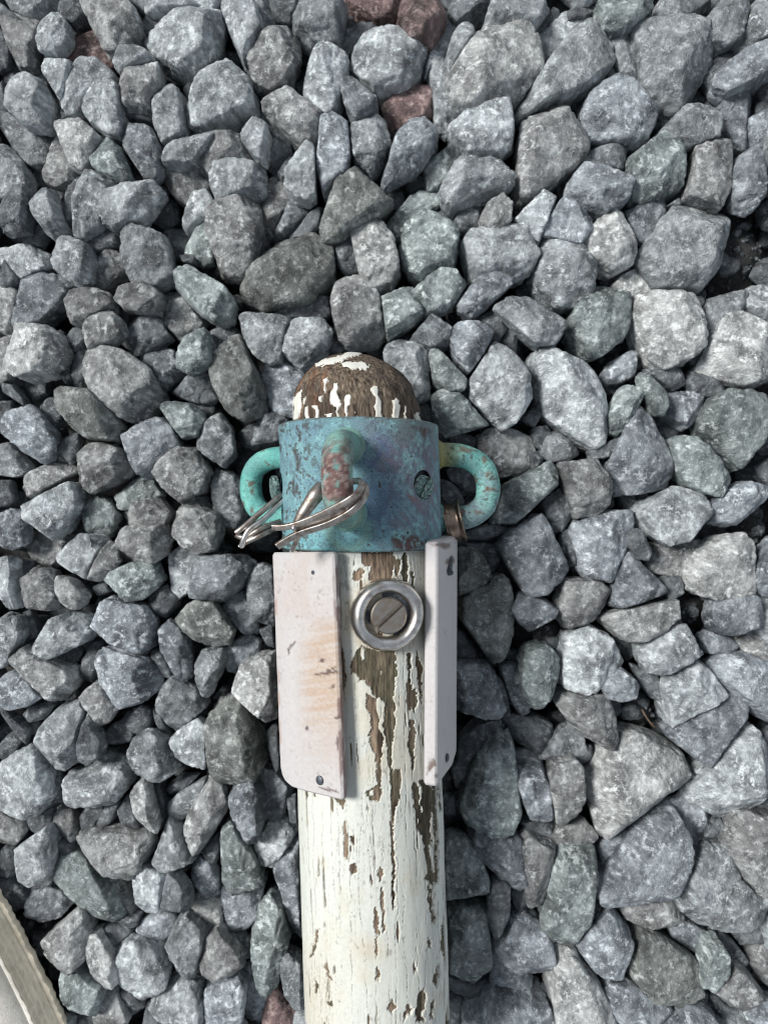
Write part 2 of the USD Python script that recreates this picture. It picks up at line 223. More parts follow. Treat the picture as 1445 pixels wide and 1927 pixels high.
l0 -8,60 -4,57 14,58 20,60 16,72 14,84 7,86 0,81 -7,69;g0 15,70 20,62 26,60 38,61 43,67 42,75 36,82 27,89 21,85 15,78;b0 42,50 44,42 54,36 58,36 67,42 71,50 73,60 73,69 66,75 52,78 47,74 44,62;d1 44,17 46,14 55,13 57,22 58,33 50,34 46,29
e0 71,49 80,46 88,44 92,52 94,60 85,66 74,71 73,60 72,53;e0 88,46 93,42 100,38 101,33 106,33 114,35 118,41 112,52 104,57 95,59 91,53;n0 113,52 118,45 128,38 131,33 136,32 144,37 143,42 136,48 130,54 121,60 114,56;d0 88,70 94,62 99,57 104,61 110,66 108,76 98,78 90,74
n0 108,70 112,64 120,62 130,63 133,70 128,80 120,90 112,83 109,76;d1 126,60 134,55 138,59 141,66 134,74 132,66;l0 72,80 76,73 82,71 90,74 96,79 98,92 98,105 90,108 80,101 74,90;e0 97,82 99,77 105,79 112,87 118,93 116,101 108,102 100,96
e0 99,104 104,100 114,102 120,108 126,116 130,120 116,124 106,125 100,115;l0 119,97 124,88 131,76 133,75 142,79 150,92 154,106 146,118 136,123 128,115 120,105;n1 3,98 6,89 16,84 25,90 30,100 22,115 10,112 5,104;d1 -6,96 0,94 6,104 7,113 2,117 -4,112
d1 0,120 10,113 18,117 16,127 6,131 -2,132;d1 42,74 45,70 50,77 46,80 42,79;d1 10,55 20,52 32,50 40,48 41,58 36,61 24,59 14,59;d1 115,100 120,102 122,110 116,106;g1 109,126 118,125 124,128 122,134 114,131
b1 125,127 130,124 145,124 154,128 156,142 145,148 135,148 127,140;d1 92,109 97,108 99,117 92,118;d1 138,74 142,66 147,70 146,80;d2 109,58 115,56 121,62 114,66
""", (963,482,3.336): """
l0 0,25 10,25 14,29 22,33 28,37 27,46 23,51 12,51 2,43 -6,36 -10,32 -9,28 -5,25;e0 30,40 33,31 40,21 46,17 53,18 60,20 65,25 66,36 62,46 52,53 45,59 40,58 34,50 31,44;g2 47,8 54,6 60,12 57,18 50,16;w1 57,17 62,11 70,8 77,18 78,22 66,22 61,21
w0 65,30 68,22 80,22 95,23 104,29 107,46 106,52 98,60 82,66 76,62 72,52 68,42;g1 106,36 110,25 122,22 130,23 128,32 118,37 112,46 108,48;g1 128,25 134,19 146,17 155,20 155,45 145,46 134,36 129,32;w0 101,66 106,54 113,42 120,34 126,32 132,36 141,42 145,52 150,60 145,70 132,74 122,74 110,70
d1 98,72 101,65 110,71 119,74 118,79 104,79;e0 105,88 112,80 122,76 132,76 140,80 141,88 137,108 130,118 124,121 114,110 106,100;l0 10,60 14,53 20,52 32,56 42,62 48,72 52,84 53,96 51,105 43,109 33,104 22,96 16,90 13,82 11,72;e0 54,90 58,80 64,73 70,73 74,78 70,86 65,90 63,98 60,101 55,100
n1 51,68 56,60 66,54 69,57 68,68 60,72 53,72;e0 71,68 74,65 80,72 87,78 87,84 85,90 80,90 76,82 73,76;e1 74,64 84,66 93,64 97,72 90,76 82,71;n1 86,86 89,78 98,77 107,81 103,92 97,97 92,94 87,90
w2 80,93 86,91 96,97 94,102 86,105 81,100;n0 52,121 57,112 60,104 63,94 67,87 71,86 78,94 81,102 87,112 89,122 88,131 76,134 60,135 54,128;e0 88,105 93,102 102,103 108,110 116,120 122,126 116,135 108,134 98,130 92,122 90,113;l0 69,145 78,136 90,130 104,133 108,140 108,148 98,160 86,163 75,156
n0 110,142 118,134 130,127 142,130 140,138 130,145 124,152 112,150;d1 5,92 12,86 16,90 12,96;g1 16,112 20,100 26,100 34,107 37,111 32,115 22,116;d1 11,98 20,96 21,101 16,110 11,106
b0 25,118 34,116 46,115 50,122 53,128 53,140 47,146 34,148 30,138 27,128;d1 43,110 52,106 60,102 58,110 52,114 44,114;g1 136,107 142,99 150,99 150,111 140,112;n1 135,120 142,115 150,113 150,130 142,129;d1 141,90 143,82 150,80 150,92
d2 59,132 70,135 72,141 62,143;g1 136,10 140,3 150,0 150,18 144,17;d2 69,56 74,55 75,62 70,61;e2 2,19 8,15 11,21 8,24 3,24;d2 97,22 108,21 108,27 104,29;d1 9,110 16,114 12,122;g2 49,72 60,73 56,79 52,79
""", (0,964,3.336): """
n0 0,2 8,-2 15,0 16,10 15,18 8,21 0,20;b1 18,20 22,10 28,13 34,16 40,12 46,14 36,22 33,30 27,30 21,26;l0 35,22 46,12 58,13 61,16 56,25 52,33 50,38 43,34 36,29;b0 50,38 56,25 61,16 66,18 69,28 62,36 56,39
b0 67,19 72,9 78,6 93,7 97,15 94,24 88,28 80,28 71,28;b0 100,0 104,-3 116,-2 124,2 125,14 122,22 114,24 104,20 98,13;l1 97,25 102,20 114,24 116,25 109,32 107,44 101,48 98,40;d0 108,42 110,30 116,25 134,24 143,30 138,40 127,50 118,48 109,46
o0 100,60 106,52 113,49 121,50 126,57 132,66 130,74 120,76 110,71 104,66;n1 126,54 131,48 138,44 139,52 145,60 146,68 140,68 132,61;g0 139,43 142,32 148,29 155,32 156,50 155,64 145,60 140,52;e0 61,37 70,30 82,26 88,29 92,38 88,44 81,49 72,50 64,42
l1 53,42 62,39 63,44 56,47;w1 85,48 94,41 99,46 101,51 93,59 88,57;n0 54,63 58,51 63,48 73,51 83,53 87,61 86,75 80,80 72,77 63,71;l0 0,26 8,25 10,36 10,54 6,54 0,46
g1 10,36 13,27 20,28 18,34 14,38 13,48 10,45;b0 14,38 22,31 31,33 31,38 32,46 36,54 26,55 17,54 14,46;w0 31,40 33,36 42,38 50,47 49,51 44,55 39,54 34,49;b2 42,35 50,40 53,44 50,47 45,41
g0 0,60 5,57 13,59 14,70 8,76 4,86 0,88;l1 14,57 18,55 21,62 23,70 18,72 14,68;l0 21,73 30,60 40,56 50,58 54,66 51,72 42,69 40,76 32,80 26,84;d1 28,84 36,78 42,70 49,73 46,82 38,86
b0 9,82 16,75 22,78 27,86 42,88 44,98 37,106 28,104 21,100 15,92;n0 0,94 8,90 14,92 20,100 24,104 18,108 8,110 0,108;l1 47,84 51,75 57,73 58,80 55,90 52,96 47,93;n0 57,80 60,76 72,78 84,83 90,92 91,99 80,107 70,110 64,105 58,96
b0 46,104 54,96 60,97 68,109 62,118 57,120 50,111;d1 85,78 92,78 97,88 97,93 91,91;n0 90,66 96,61 102,64 106,70 109,82 109,92 104,96 98,86 93,78;g0 111,84 114,78 126,77 127,84 122,94 118,104 113,98 111,90
g0 90,107 91,98 98,92 103,97 112,99 116,110 108,116 100,123 94,114;b1 87,110 90,110 96,122 98,126 92,122 88,116;b1 70,115 74,111 82,108 86,112 85,121 80,125 74,120;e1 58,125 63,120 71,116 76,122 74,128 64,131 59,130
l0 23,128 26,118 34,110 46,106 50,112 47,125 45,140 40,144 32,144 26,136;d0 45,140 47,125 50,112 56,122 59,130 57,138 50,142;g1 14,114 20,108 30,106 31,109 26,116 18,118;b1 0,110 4,112 12,118 16,122 15,130 10,124 4,116
b1 0,133 6,125 10,123 14,128 10,134 2,140;l0 0,142 10,135 20,131 26,138 30,146 32,158 27,167 17,169 6,166 2,158;l0 96,128 104,120 112,116 117,120 118,135 116,143 108,141 100,136;g0 74,134 78,125 86,123 94,128 97,136 99,146 92,150 82,146 76,142
o0 117,122 120,111 127,104 135,102 139,110 146,125 150,140 147,146 138,152 126,150 120,140;w0 133,96 136,86 146,80 155,79 156,116 150,117 142,110 134,102;n1 127,82 130,74 140,69 146,72 147,80 138,84 134,91 129,87;d1 147,66 154,64 156,76 151,74
d1 151,124 154,121 157,122 159,140 156,146 152,134;e1 55,143 60,133 72,137 78,145 72,152 60,150;d2 120,105 126,98 132,100 128,104;d2 54,54 57,48 58,50 55,62
""", (0,1445,3.336): """
n1 28,3 34,2 37,10 35,20 30,22 27,12;l0 38,4 46,3 52,0 62,-4 70,-3 75,4 72,12 66,18 56,20 48,18 42,20 38,16;b0 75,14 78,8 83,6 86,16 89,28 90,35 86,35 80,28 77,22;d1 83,6 92,8 95,20 92,32 90,35 88,24
e1 95,10 104,4 112,4 108,8 98,15;l1 95,20 104,12 116,6 114,14 108,20 104,28 99,28;b0 105,30 109,19 117,7 121,3 126,8 129,20 124,31 116,40 112,48 108,42;n0 130,14 135,8 142,6 147,12 149,30 145,42 140,38 134,28
n1 147,6 150,0 156,2 165,12 160,24 154,30 148,28;e0 125,42 127,32 131,29 139,40 145,50 149,62 140,67 131,70 126,60;n1 126,66 132,70 142,67 149,64 145,80 138,90 131,94 127,86;l1 144,38 152,30 160,28 168,34 160,44 155,53 147,51
n1 157,48 165,36 170,40 171,70 171,95 165,86 160,70 156,56;e0 142,94 146,78 153,71 159,76 164,94 160,104 157,120 150,125 145,120 143,105;g0 157,104 163,103 171,108 172,140 166,132 160,122;r1 152,125 158,124 165,132 172,141 172,150 150,150
b0 113,107 117,96 123,90 134,100 139,107 131,115 124,119 115,114;g0 96,95 99,88 106,81 116,90 117,96 113,110 112,114 105,114 99,107;w1 106,78 110,72 118,69 126,74 126,86 119,89 110,86;n1 109,56 113,50 119,52 123,62 124,70 117,70 111,65
l0 89,50 93,38 96,27 101,33 106,42 110,52 104,54 98,56 92,56;d1 114,45 120,40 124,36 124,46 122,53 117,50;l0 75,56 80,53 90,56 96,58 93,68 90,80 84,80 78,74;d0 96,58 103,62 108,70 108,78 100,80 91,80 93,68
n1 78,92 82,84 88,80 96,80 100,84 96,92 90,96 82,94;e0 32,56 36,48 44,47 50,50 56,56 64,66 70,74 73,80 66,85 58,83 50,78 42,68 35,62;b1 56,56 68,60 74,66 77,80 74,86 70,76 62,66;b0 45,40 48,34 58,37 72,34 86,35 87,42 84,50 76,54 74,60 66,58 56,52 50,48
n1 46,28 50,22 58,19 60,24 57,31 48,33;w1 56,30 60,22 68,19 67,26 61,33;b1 67,24 74,14 77,22 80,34 72,33;b1 31,29 35,22 42,21 45,28 45,40 40,40 36,36
l0 9,46 18,41 28,32 31,38 32,58 26,62 18,65 12,58 10,52;n1 0,48 4,44 9,46 11,56 8,60 0,58;b1 0,24 8,26 14,28 16,34 10,42 0,40;w1 16,28 22,24 30,23 30,30 22,36 17,33
d1 0,60 8,61 18,68 17,76 8,80 4,74;d1 19,68 22,66 30,64 36,66 42,74 34,82 26,84 20,80;b0 27,94 36,86 46,78 50,80 53,90 51,103 42,110 34,106 29,101;w0 49,98 52,92 57,91 63,100 68,106 70,118 62,121 56,116 51,106
d1 57,90 64,87 76,90 70,97 66,103 60,97;l0 64,106 70,96 76,93 84,97 91,98 97,110 96,118 82,126 74,122 68,118;e0 35,116 38,112 46,110 54,116 60,122 55,130 55,139 44,136 38,128;b1 55,132 60,124 66,122 70,130 74,138 70,146 58,146
d1 68,128 71,121 82,126 84,132 74,138;l0 86,130 96,120 105,115 114,118 116,125 117,142 108,146 100,142 92,138;n0 116,124 126,120 134,116 139,122 138,136 134,150 118,150 118,136;n1 82,142 84,132 90,134 94,142 92,150 82,150
n1 137,112 143,110 152,124 152,142 148,144 140,138 138,126;d1 40,144 46,138 54,140 56,148 40,150;d2 22,90 28,86 30,90 26,96 25,104 22,100;d2 28,106 34,106 38,112 34,118 29,114
d1 131,94 137,93 142,98 142,106 136,104;d2 12,84 19,86 20,96 16,94;d1 162,18 167,16 168,30 164,30;d1 36,40 40,42 42,47 33,48 32,42
e1 65,84 74,82 80,82 78,88 70,89
""", (800,820,2.2144): """
n0 60,92 62,89 72,78 87,70 94,67 100,70 108,88 119,109 115,120 100,134 93,135 80,129 72,117 64,102;e0 68,42 82,40 91,32 100,23 105,22 111,32 110,44 98,56 88,66 76,75 66,74 56,74 62,66 66,56;n1 19,30 26,26 36,30 43,36 46,45 40,48 30,44 22,38;d1 13,38 20,40 28,46 32,56 30,61 22,60 13,54
d1 97,60 105,50 112,46 118,56 122,70 116,80 108,82 103,74;d1 33,84 45,78 60,74 70,76 64,84 50,88 36,88;e1 28,92 44,95 58,92 62,105 60,112 54,116 46,118 44,100;o0 28,96 40,96 48,100 54,112 55,120 45,130 34,135 28,136
o0 27,137 36,128 50,120 62,116 70,124 74,140 74,160 70,175 62,190 56,192 44,176 32,160 27,150;d1 90,10 97,15 100,22 88,30;d1 115,84 121,80 124,100 127,110 120,106
""", (820,1000,2.4073): """
d1 16,78 20,78 30,92 30,99 22,100 16,98;n0 16,102 26,101 40,103 46,112 48,124 54,138 50,144 36,146 24,140 16,138;d1 46,112 52,118 56,130 58,140 54,146 50,144 54,138 48,122;d1 20,160 30,150 48,146 50,150 40,156 32,172 24,180 18,178
e0 18,214 22,200 26,188 32,172 40,162 48,155 56,156 61,170 58,188 62,204 66,216 60,230 48,234 34,230 22,224;e0 64,112 65,100 68,92 78,88 88,89 94,98 94,112 90,124 82,136 74,138 68,128;n0 59,60 65,48 76,50 86,54 94,60 92,68 82,74 74,78 64,70;d1 52,146 62,142 76,144 88,150 90,160 82,168 74,170 64,164 58,154
g1 78,174 86,166 95,156 104,150 112,158 116,172 104,175 90,176;n0 60,190 70,184 82,181 86,190 88,206 88,222 82,225 72,222 68,210;d1 66,226 76,224 88,228 94,230 86,237 72,236;e0 6,240 16,237 26,240 34,252 42,272 40,280 30,284 18,288 8,290
n0 26,240 30,232 46,236 58,240 66,238 68,252 68,272 64,276 54,272 42,262 32,252;d0 40,284 44,274 52,272 58,278 58,290 54,304 46,318 42,308 40,296;e0 8,296 18,289 34,287 40,292 42,304 43,324 38,340 28,349 16,344 10,340;n1 44,326 47,322 58,334 70,342 74,350 70,358 54,356 42,352 42,340
n0 21,370 30,362 44,353 58,358 72,362 84,362 90,376 92,392 60,398 24,392;d1 10,364 20,362 22,372 22,388 10,388;d1 9,346 18,348 28,352 38,352 40,360 26,362 12,358;d1 60,172 70,170 80,174 84,180 70,184 62,186
d1 5,204 14,208 15,220 6,220;d1 14,192 12,184 18,180 24,184 22,196 16,200;d1 50,106 56,104 64,106 65,116 68,128 72,140 66,142 58,132;d1 58,280 66,276 70,284 70,294 62,294
""", (963,964,3.336): """
n0 31,12 34,4 44,1 58,-1 67,0 67,8 62,18 58,24 55,38 50,40 40,37 35,31 33,20;b1 27,14 31,11 33,22 35,30 31,30 28,22;n0 64,13 70,9 74,13 78,20 77,27 70,26 65,19;b1 76,31 80,18 92,18 104,16 105,22 98,34 90,36 78,33
n0 54,48 58,32 62,22 65,21 74,30 86,42 86,45 74,50 61,54 54,52;w0 99,35 104,22 110,17 118,13 130,12 134,18 135,30 134,42 128,47 118,49 106,47 99,43;n0 134,40 138,26 145,16 152,14 155,45 145,48 138,46;b0 25,50 28,38 38,37 49,39 54,45 50,53 42,62 31,65 26,58
w0 49,60 54,56 70,52 82,50 91,49 92,58 88,62 82,68 74,72 62,72 54,65;g0 70,76 82,72 88,63 96,62 102,72 104,79 94,84 82,91 75,90 71,82;n0 110,58 112,50 124,48 134,46 139,54 138,64 128,68 117,68 111,64;n1 105,70 110,67 122,70 127,75 122,79 110,79
b1 126,72 134,66 145,64 152,68 152,84 140,84 130,78;n0 111,85 118,80 130,79 145,86 155,95 158,110 150,118 140,116 130,108 120,100 112,92;l0 26,92 27,76 30,68 42,63 48,66 54,69 60,78 62,84 54,92 46,99 36,100 28,98;n0 50,99 56,91 61,88 67,92 72,98 70,104 63,106 53,104
l0 82,96 86,90 94,86 101,82 108,86 112,94 119,101 112,107 100,112 92,118 87,119 84,110;n0 86,122 94,115 106,108 118,102 122,101 130,107 131,110 124,121 116,130 110,139 106,140 98,134 90,128;b0 24,107 28,102 38,101 49,101 55,106 57,116 58,126 52,132 42,127 34,120 28,113
w0 39,149 46,144 54,131 58,124 66,122 76,125 88,130 95,136 99,146 94,150 86,160 66,171 52,183 48,180 44,168 40,158;l0 105,144 112,136 120,126 131,118 136,124 143,132 144,140 140,153 136,164 124,166 117,171 106,166 98,162 96,156 99,150;b0 19,146 22,140 34,138 38,142 39,158 36,168 28,176 24,174 21,162
d2 54,70 62,72 70,73 70,78 65,83 60,78;d1 67,86 72,90 80,91 83,98 83,106 78,104 72,96;n1 140,56 145,48 152,48 152,68 145,67 141,63;d1 140,126 145,122 152,124 152,136 144,134;b1 84,38 94,36 95,46 88,50 86,44;d2 60,110 68,108 75,112 72,116 62,116
""", (963,1445,3.336): """
n0 0,80 6,79 14,84 20,92 22,104 20,112 12,112 0,110 -8,104 -12,98 -6,88;b0 5,40 8,36 16,39 24,43 20,50 17,60 16,76 10,79 7,72 6,60;e0 15,85 16,68 18,54 24,42 32,36 40,34 45,40 46,50 42,64 41,86 38,91 22,94 15,90;b1 19,38 28,32 40,29 46,36 44,40 36,35 28,42 24,43
n1 48,44 52,38 64,34 64,40 58,52 54,55 50,52;n0 45,62 50,58 58,54 61,45 66,36 73,28 82,23 90,22 94,29 97,36 98,48 93,58 86,68 72,72 54,75 49,72;b1 61,78 64,74 76,72 88,70 93,78 96,82 88,86 74,87 64,83;d1 42,70 48,72 53,76 50,84 44,85 41,82
n0 34,96 40,91 50,86 54,77 60,84 66,92 66,98 63,110 60,116 54,117 46,110 38,103;w0 22,100 26,97 34,99 42,108 48,118 56,136 60,150 40,152 24,150 22,132 20,120 21,108;o0 63,112 66,98 70,88 76,89 84,98 94,102 100,104 101,114 104,124 98,129 90,126 80,122 70,120;n0 50,122 54,118 64,120 72,121 82,126 89,133 84,140 78,148 62,150 54,136
n0 84,146 92,138 98,133 108,134 114,140 118,150 84,152;g0 88,66 96,54 102,46 108,41 118,43 122,50 126,58 124,68 121,78 114,84 111,88 106,88 98,82 92,76;b0 116,33 118,26 122,21 134,21 146,24 155,32 155,80 145,77 134,72 128,62 124,52 118,44;g0 110,87 118,80 122,74 126,63 130,64 136,74 144,76 140,82 134,89 122,90 112,89
n1 87,20 96,16 104,24 112,26 108,34 103,41 98,41 96,32 92,24;d1 108,38 113,30 117,28 118,38 112,39;n1 88,88 96,84 102,88 109,91 108,100 103,103 96,98 90,94;e0 105,116 107,104 110,98 116,96 120,102 120,112 116,121 110,123 105,121
n1 110,94 116,91 124,97 131,106 130,110 122,107 120,100 112,96;b1 131,104 134,98 145,96 152,98 152,118 145,121 136,114;b0 113,124 120,116 124,110 130,112 136,120 142,128 134,130 129,135 120,130;n1 128,144 131,132 136,128 145,128 152,130 152,150 128,150
d1 110,134 113,128 122,134 128,136 127,146 118,146;d1 90,131 98,130 105,124 109,126 110,132 104,134 96,132;d1 128,90 138,88 145,84 150,86 150,96 136,98 128,98;d1 134,20 140,10 146,8 150,20 145,24
d1 0,66 6,66 8,78 2,76;d2 0,110 8,112 10,124 0,126
"""}
# ---------------------------------------------------------------- ground under the stones
rng = np.random.default_rng(11)
DIRT = [(1400, 470, 75, 90), (1300, 1150, 60, 60), (1035, 1195, 55, 45), (1205, 1345, 60, 45), (1420, 1000, 40, 40), (1000, 1130, 30, 30), (1180, 690, 40, 30), (1320, 90, 40, 40), (1225, 720, 30, 30)]
DIRT_W = [(at(u, v, -.07)[0], at(u, v, -.07)[1], ru * .0004, rv * .0004) for u, v, ru, rv in DIRT]
def ground_z(x, y):
    z = -.116 + .006 * fbm(np.stack([x * 30, y * 30, x * 0], -1), 3, 5)
    for cx, cy, rx, ry in DIRT_W:
        z = z + .040 * np.exp(-(((x - cx) / rx) ** 2 + ((y - cy) / ry) ** 2) * 0.9)
    return np.minimum(z, -.067)
far = np.array([.9, 1.6, 3.0, 6.0]); gx, gy = np.meshgrid(np.r_[-far[::-1], np.linspace(-.60, .60, 190), far], np.r_[-far[::-1], np.linspace(-.68, .68, 220), far], indexing="ij")
gv = np.stack([gx, gy, ground_z(gx, gy)], -1).reshape(-1, 3)
gv[:, 2] += .0012 * fbm(gv * 400, 2, 8)
soil = usdkit.material(stage, "/World/Looks/dark_soil", {
    "geo": ("geometry", {}), "n": noise_node(300, 5, .7), "r": ("rgb_ramp", {"ramp": [(.3, (.018, .018, .019)), (.7, (.085, .084, .082))]}),
    "b": ("bump", {"strength": .9, "distance": .002}), "p": ("principled_bsdf", {"roughness": .9})},
    [("geo.position", "n.vector"), ("n.fac", "r.fac"), ("r.color", "p.base_color"), ("n.fac", "b.height"), ("b.normal", "p.normal")], surface="p.BSDF")
obj("ground", (gv, grid_faces(*gx.shape)), soil, smooth=True, kind="structure", label="dark soil under the grey stones")

# ---------------------------------------------------------------- stones
_ico = {k: trimesh.creation.icosphere(k) for k in (1, 2, 3, 4)}
def stone_mesh(poly, half, r, level, p=13):
    """Rounded polytope round the origin from a plan outline (metres, about its centre): sloping sides, bevels, a tilted top or two."""
    H = poly[ConvexHull(poly).vertices]
    sh = Polygon(H); H = np.array(orient(sh.simplify(.038 * math.sqrt(sh.area)), 1.0).exterior.coords)[:-1]
    d = np.roll(H, -1, 0) - H; L = np.linalg.norm(d, axis=1); n2 = np.stack([d[:, 1], -d[:, 0]], 1) / L[:, None]
    off = (n2 * H).sum(1); ok = off > 1e-4; n2, off, L = n2[ok], off[ok], L[ok]
    N, D = [], []
    for k in range(len(n2)):
        s = r.uniform(-.10, .18)                                    # side face
        N.append([*(n2[k] * math.cos(s)), math.sin(s)]); D.append(off[k] * math.cos(s))
        if r.random() < .22:                                        # bevel between side and top
            s = r.uniform(.5, 1.0); cut = r.uniform(.70, .92)
            N.append([*(n2[k] * math.cos(s)), math.sin(s)]); D.append((off[k] * math.cos(s) + half * math.sin(s)) * cut)
        s = -r.uniform(.5, 1.0); N.append([*(n2[k] * math.cos(s)), math.sin(s)]); D.append((off[k] * math.cos(s) - half * math.sin(s)) * .85)
    ext = np.abs(H).max(0).mean(); a0 = r.uniform(0, 2 * np.pi)
    t = r.uniform(.04, .34); N.append([math.sin(t) * math.cos(a0), math.sin(t) * math.sin(a0), math.cos(t)]); D.append(half * r.uniform(.84, .96))
    for k in range(r.integers(2, 5)):                               # broad broken faces that meet in ridges
        t, a = r.uniform(.45, 1.05), a0 + 2.2 + k * 1.75 + r.uniform(-.5, .5)
        d2 = np.array([math.cos(a), math.sin(a)]); sup = (H @ d2).max()
        N.append([*(d2 * math.sin(t)), math.cos(t)]); D.append((sup * math.sin(t) + half * math.cos(t)) * r.uniform(.60, .80))
    N.append([0, 0, -1]); D.append(half * .9)
    N, D = np.array(N), np.array(D)
    c = np.cov(H.T); w, V = np.linalg.eigh(c); ax = np.sqrt(np.maximum(w, 1e-9)); ax = ax / ax.max()
    U = _ico[level].vertices.copy(); xy = U[:, :2] @ (V * np.maximum(ax, .35)).T
    U = np.column_stack([xy, U[:, 2] * min(1, half / ext)]); U /= np.linalg.norm(U, axis=1)[:, None]
    q = np.maximum(U @ N.T, 0) / D
    qm = q.max(1); rad = 1 / (qm * ((q / qm[:, None]) ** p).sum(1) ** (1 / p))
    X = U * rad[:, None] * 1.045
    o = r.uniform(0, 50, 3); size = max(ext, half)
    a = fbm(X / size * 1.6 + o, 3, 3) - .5; b = fbm(X * 260 + o, 2, 7) - .5
    c = np.abs(fbm(X / size * 2.6 + o, 2, 13) - .5)                # shallow chipped creases
    X = X * (1 + .055 * a - .05 * np.maximum(0, .10 - c) / .10)[:, None] + U * (b * .0011)[:, None]
    return trimesh.Trimesh(X, _ico[level].faces, process=False)

POLY = []
for (x0, y0, u), t in TILES.items():
    for s in re.split(r"[;\n]+", t.strip()):
        w = s.split(); P = np.array([[x0 + float(a.split(",")[0]) * u, y0 + float(a.split(",")[1]) * u] for a in w[1:]])
        x, y = P[:, 0], P[:, 1]; cr = x * np.roll(y, -1) - np.roll(x, -1) * y; A = cr.sum() / 2
        cen = np.array([((x + np.roll(x, -1)) * cr).sum(), ((y + np.roll(y, -1)) * cr).sum()]) / (6 * A)
        vis = abs(A)
        lo, hi = np.maximum(P.min(0), 0), np.minimum(P.max(0), [1445, 1927])
        if (hi <= lo).any(): continue
        vis *= np.prod(hi - lo) / np.prod(P.max(0) - P.min(0))
        POLY.append(dict(tone=w[0][0], layer=int(w[0][1]), P=P, c=cen, area=abs(A), vis=vis))
order = sorted(range(len(POLY)), key=lambda i: -POLY[i]["vis"])
BIG = set(order[:300])

# what single stones look like, by where they lie
NOTE = [(1250, 120, "very large flat topped grey stone with blunt point downwards"), (925, 150, "very large warm grey speckled boulder-like stone near the top"),
    (1060, 140, "large pale stone with a long lower left tail"), (1040, 290, "large mauve grey three-sided stone with flat face"), (1280, 480, "huge pale stone with a rust-free white speckled face"),
    (1070, 750, "big oval pale stone standing upright with rounded ends"), (1375, 660, "large warm pale wedge stone at the right edge with a pointed left corner"), (1250, 630, "large warm grey blocky stone with rounded corners"),
    (1190, 1465, "largest warm grey stone, a blunt triangle with wide flat face"), (1360, 1065, "pale rounded stone with white mottling and tan right rim"), (1010, 1270, "small oval stone of clear sea-green colour"),
    (745, 30, "dusky red stone touching the top edge"), (765, 210, "smooth dusky red stone tucked between two blue-grey ones"), (795, 45, "dusky red stone with a brighter red knob below its neighbour"),
    (170, 95, "flat reddish brown stone with a brick-red corner"), (67, 442, "small round pinkish red stone"), (540, 1900, "dark red-brown stone beside the post at the bottom edge"),
    (730, 130, "large pale stone with scalloped right side above the red one"), (640, 290, "slim blue-grey upright stone"), (775, 290, "blue-grey wedge stone leaning to the upper right"),
    (705, 480, "warm grey upright stone with a rusty orange patch"), (675, 590, "egg-shaped brown grey stone just above the wooden head"), (545, 515, "wide olive grey slab up left of the wooden head"),
    (670, 390, "olive grey three-sided stone with a tan upper edge"), (445, 1385, "big smooth olive stone left of the white slat"), (490, 1290, "pale stone with a yellowish top corner touching the left slat"),
    (910, 1160, "tall dark olive stone leaning on the right slat"), (920, 1470, "long dark green-grey stone with pale streaks right of the post"), (1060, 1660, "upright flat green-grey slab with notched top"),
    (1210, 1610, "large dark slate-grey stone with scalloped edges"), (1070, 1860, "tall pale warm wedge at the bottom edge with a bright facet"), (1370, 1470, "pale rough granite lump near the right edge"),
    (240, 725, "large brown grey egg-shaped stone on the left"), (80, 975, "pale four-sided wedge at the far left"), (60, 1475, "big white-flecked stone at the left edge"), (240, 1800, "rough pale lump with coarse white grain near the shoe"), (170, 1665, "long smooth green-grey stone lying diagonally near the shoe"),
    (1200, 850, "tall bluish three-cornered stone with narrow top"), (1380, 810, "large green-grey shield-shaped stone at the right"), (1000, 1040, "large blue-grey stone right of the ring handle"),
    (345, 85, "large pale four-sided stone near the upper left"), (420, 185, "pale domed stone with a dark right flank, upper left"), (515, 120, "tall rounded grey egg at the upper middle left"),
    (600, 45, "dark banded stone with fine vertical stripes at the top"), (1390, 140, "long curved blue-grey stone at the right edge"), (85, 1110, "brown stone with a pale rim at the left edge"), (1420, 1830, "round tan-grey stone in the lower right corner"), (1325, 330, "upright brown-grey brick-like block"), (1230, 320, "greenish stone with finely lined face beside the brick-like block")]
taken, note_of = set(), {}
for u, v, text in NOTE:
    i = min((i for i in order[:300] if i not in taken), key=lambda i: np.hypot(*(POLY[i]["c"] - [u, v])))
    taken.add(i); note_of[i] = text
note_of = {i: t.replace("huge pale stone with a rust-free white", "huge pale stone with a white") for i, t in note_of.items()}
FIG = [((670, 690), "the weathered wooden head"), ((470, 910), "the left ring handle"), ((940, 910), "the right ring handle"), ((515, 1250), "the left white slat"), ((862, 1250), "the right white slat"), ((560, 1700), "the lower left side of the post"), ((845, 1700), "the lower right side of the post"), ((80, 1750), "the beige shoe")]
LAND = [(np.array(c, float), t) for c, t in FIG] + [(POLY[i]["c"], "the " + re.sub(r" (near|at|with|touching|lying|leaning|standing|right of|left of|just|beside|tucked|on the).*| beside .*|,.*", "", t)) for i, t in note_of.items()]
_cnt = {}
for _, t in LAND: _cnt[t] = _cnt.get(t, 0) + 1
LAND = [(c, t) for c, t in LAND if _cnt[t] == 1]
DIRS = ["right of", "lower right of", "below", "lower left of", "left of", "upper left of", "above", "upper right of"]
label_of = {}
def look(s):
    P = s["P"] - s["P"].mean(0); w = np.sqrt(np.maximum(np.linalg.eigvalsh(np.cov(P.T)), 1)); ratio = w[1] / w[0]
    size = "tiny" if s["vis"] < 1500 else "small" if s["vis"] < 3300 else "medium" if s["vis"] < 7500 else "large"
    form = "slender" if ratio > 2.1 else "oblong" if ratio > 1.5 else "three-cornered" if len(P) <= 4 else "chunky" if ratio > 1.25 else "squarish" if len(P) <= 6 else "rounded"
    return f"{size} {form} {STONE[s['tone']][0]} stone"
slot = {}                                       # stone -> (rank, distance, direction, landmark): n-th stone that way from the landmark
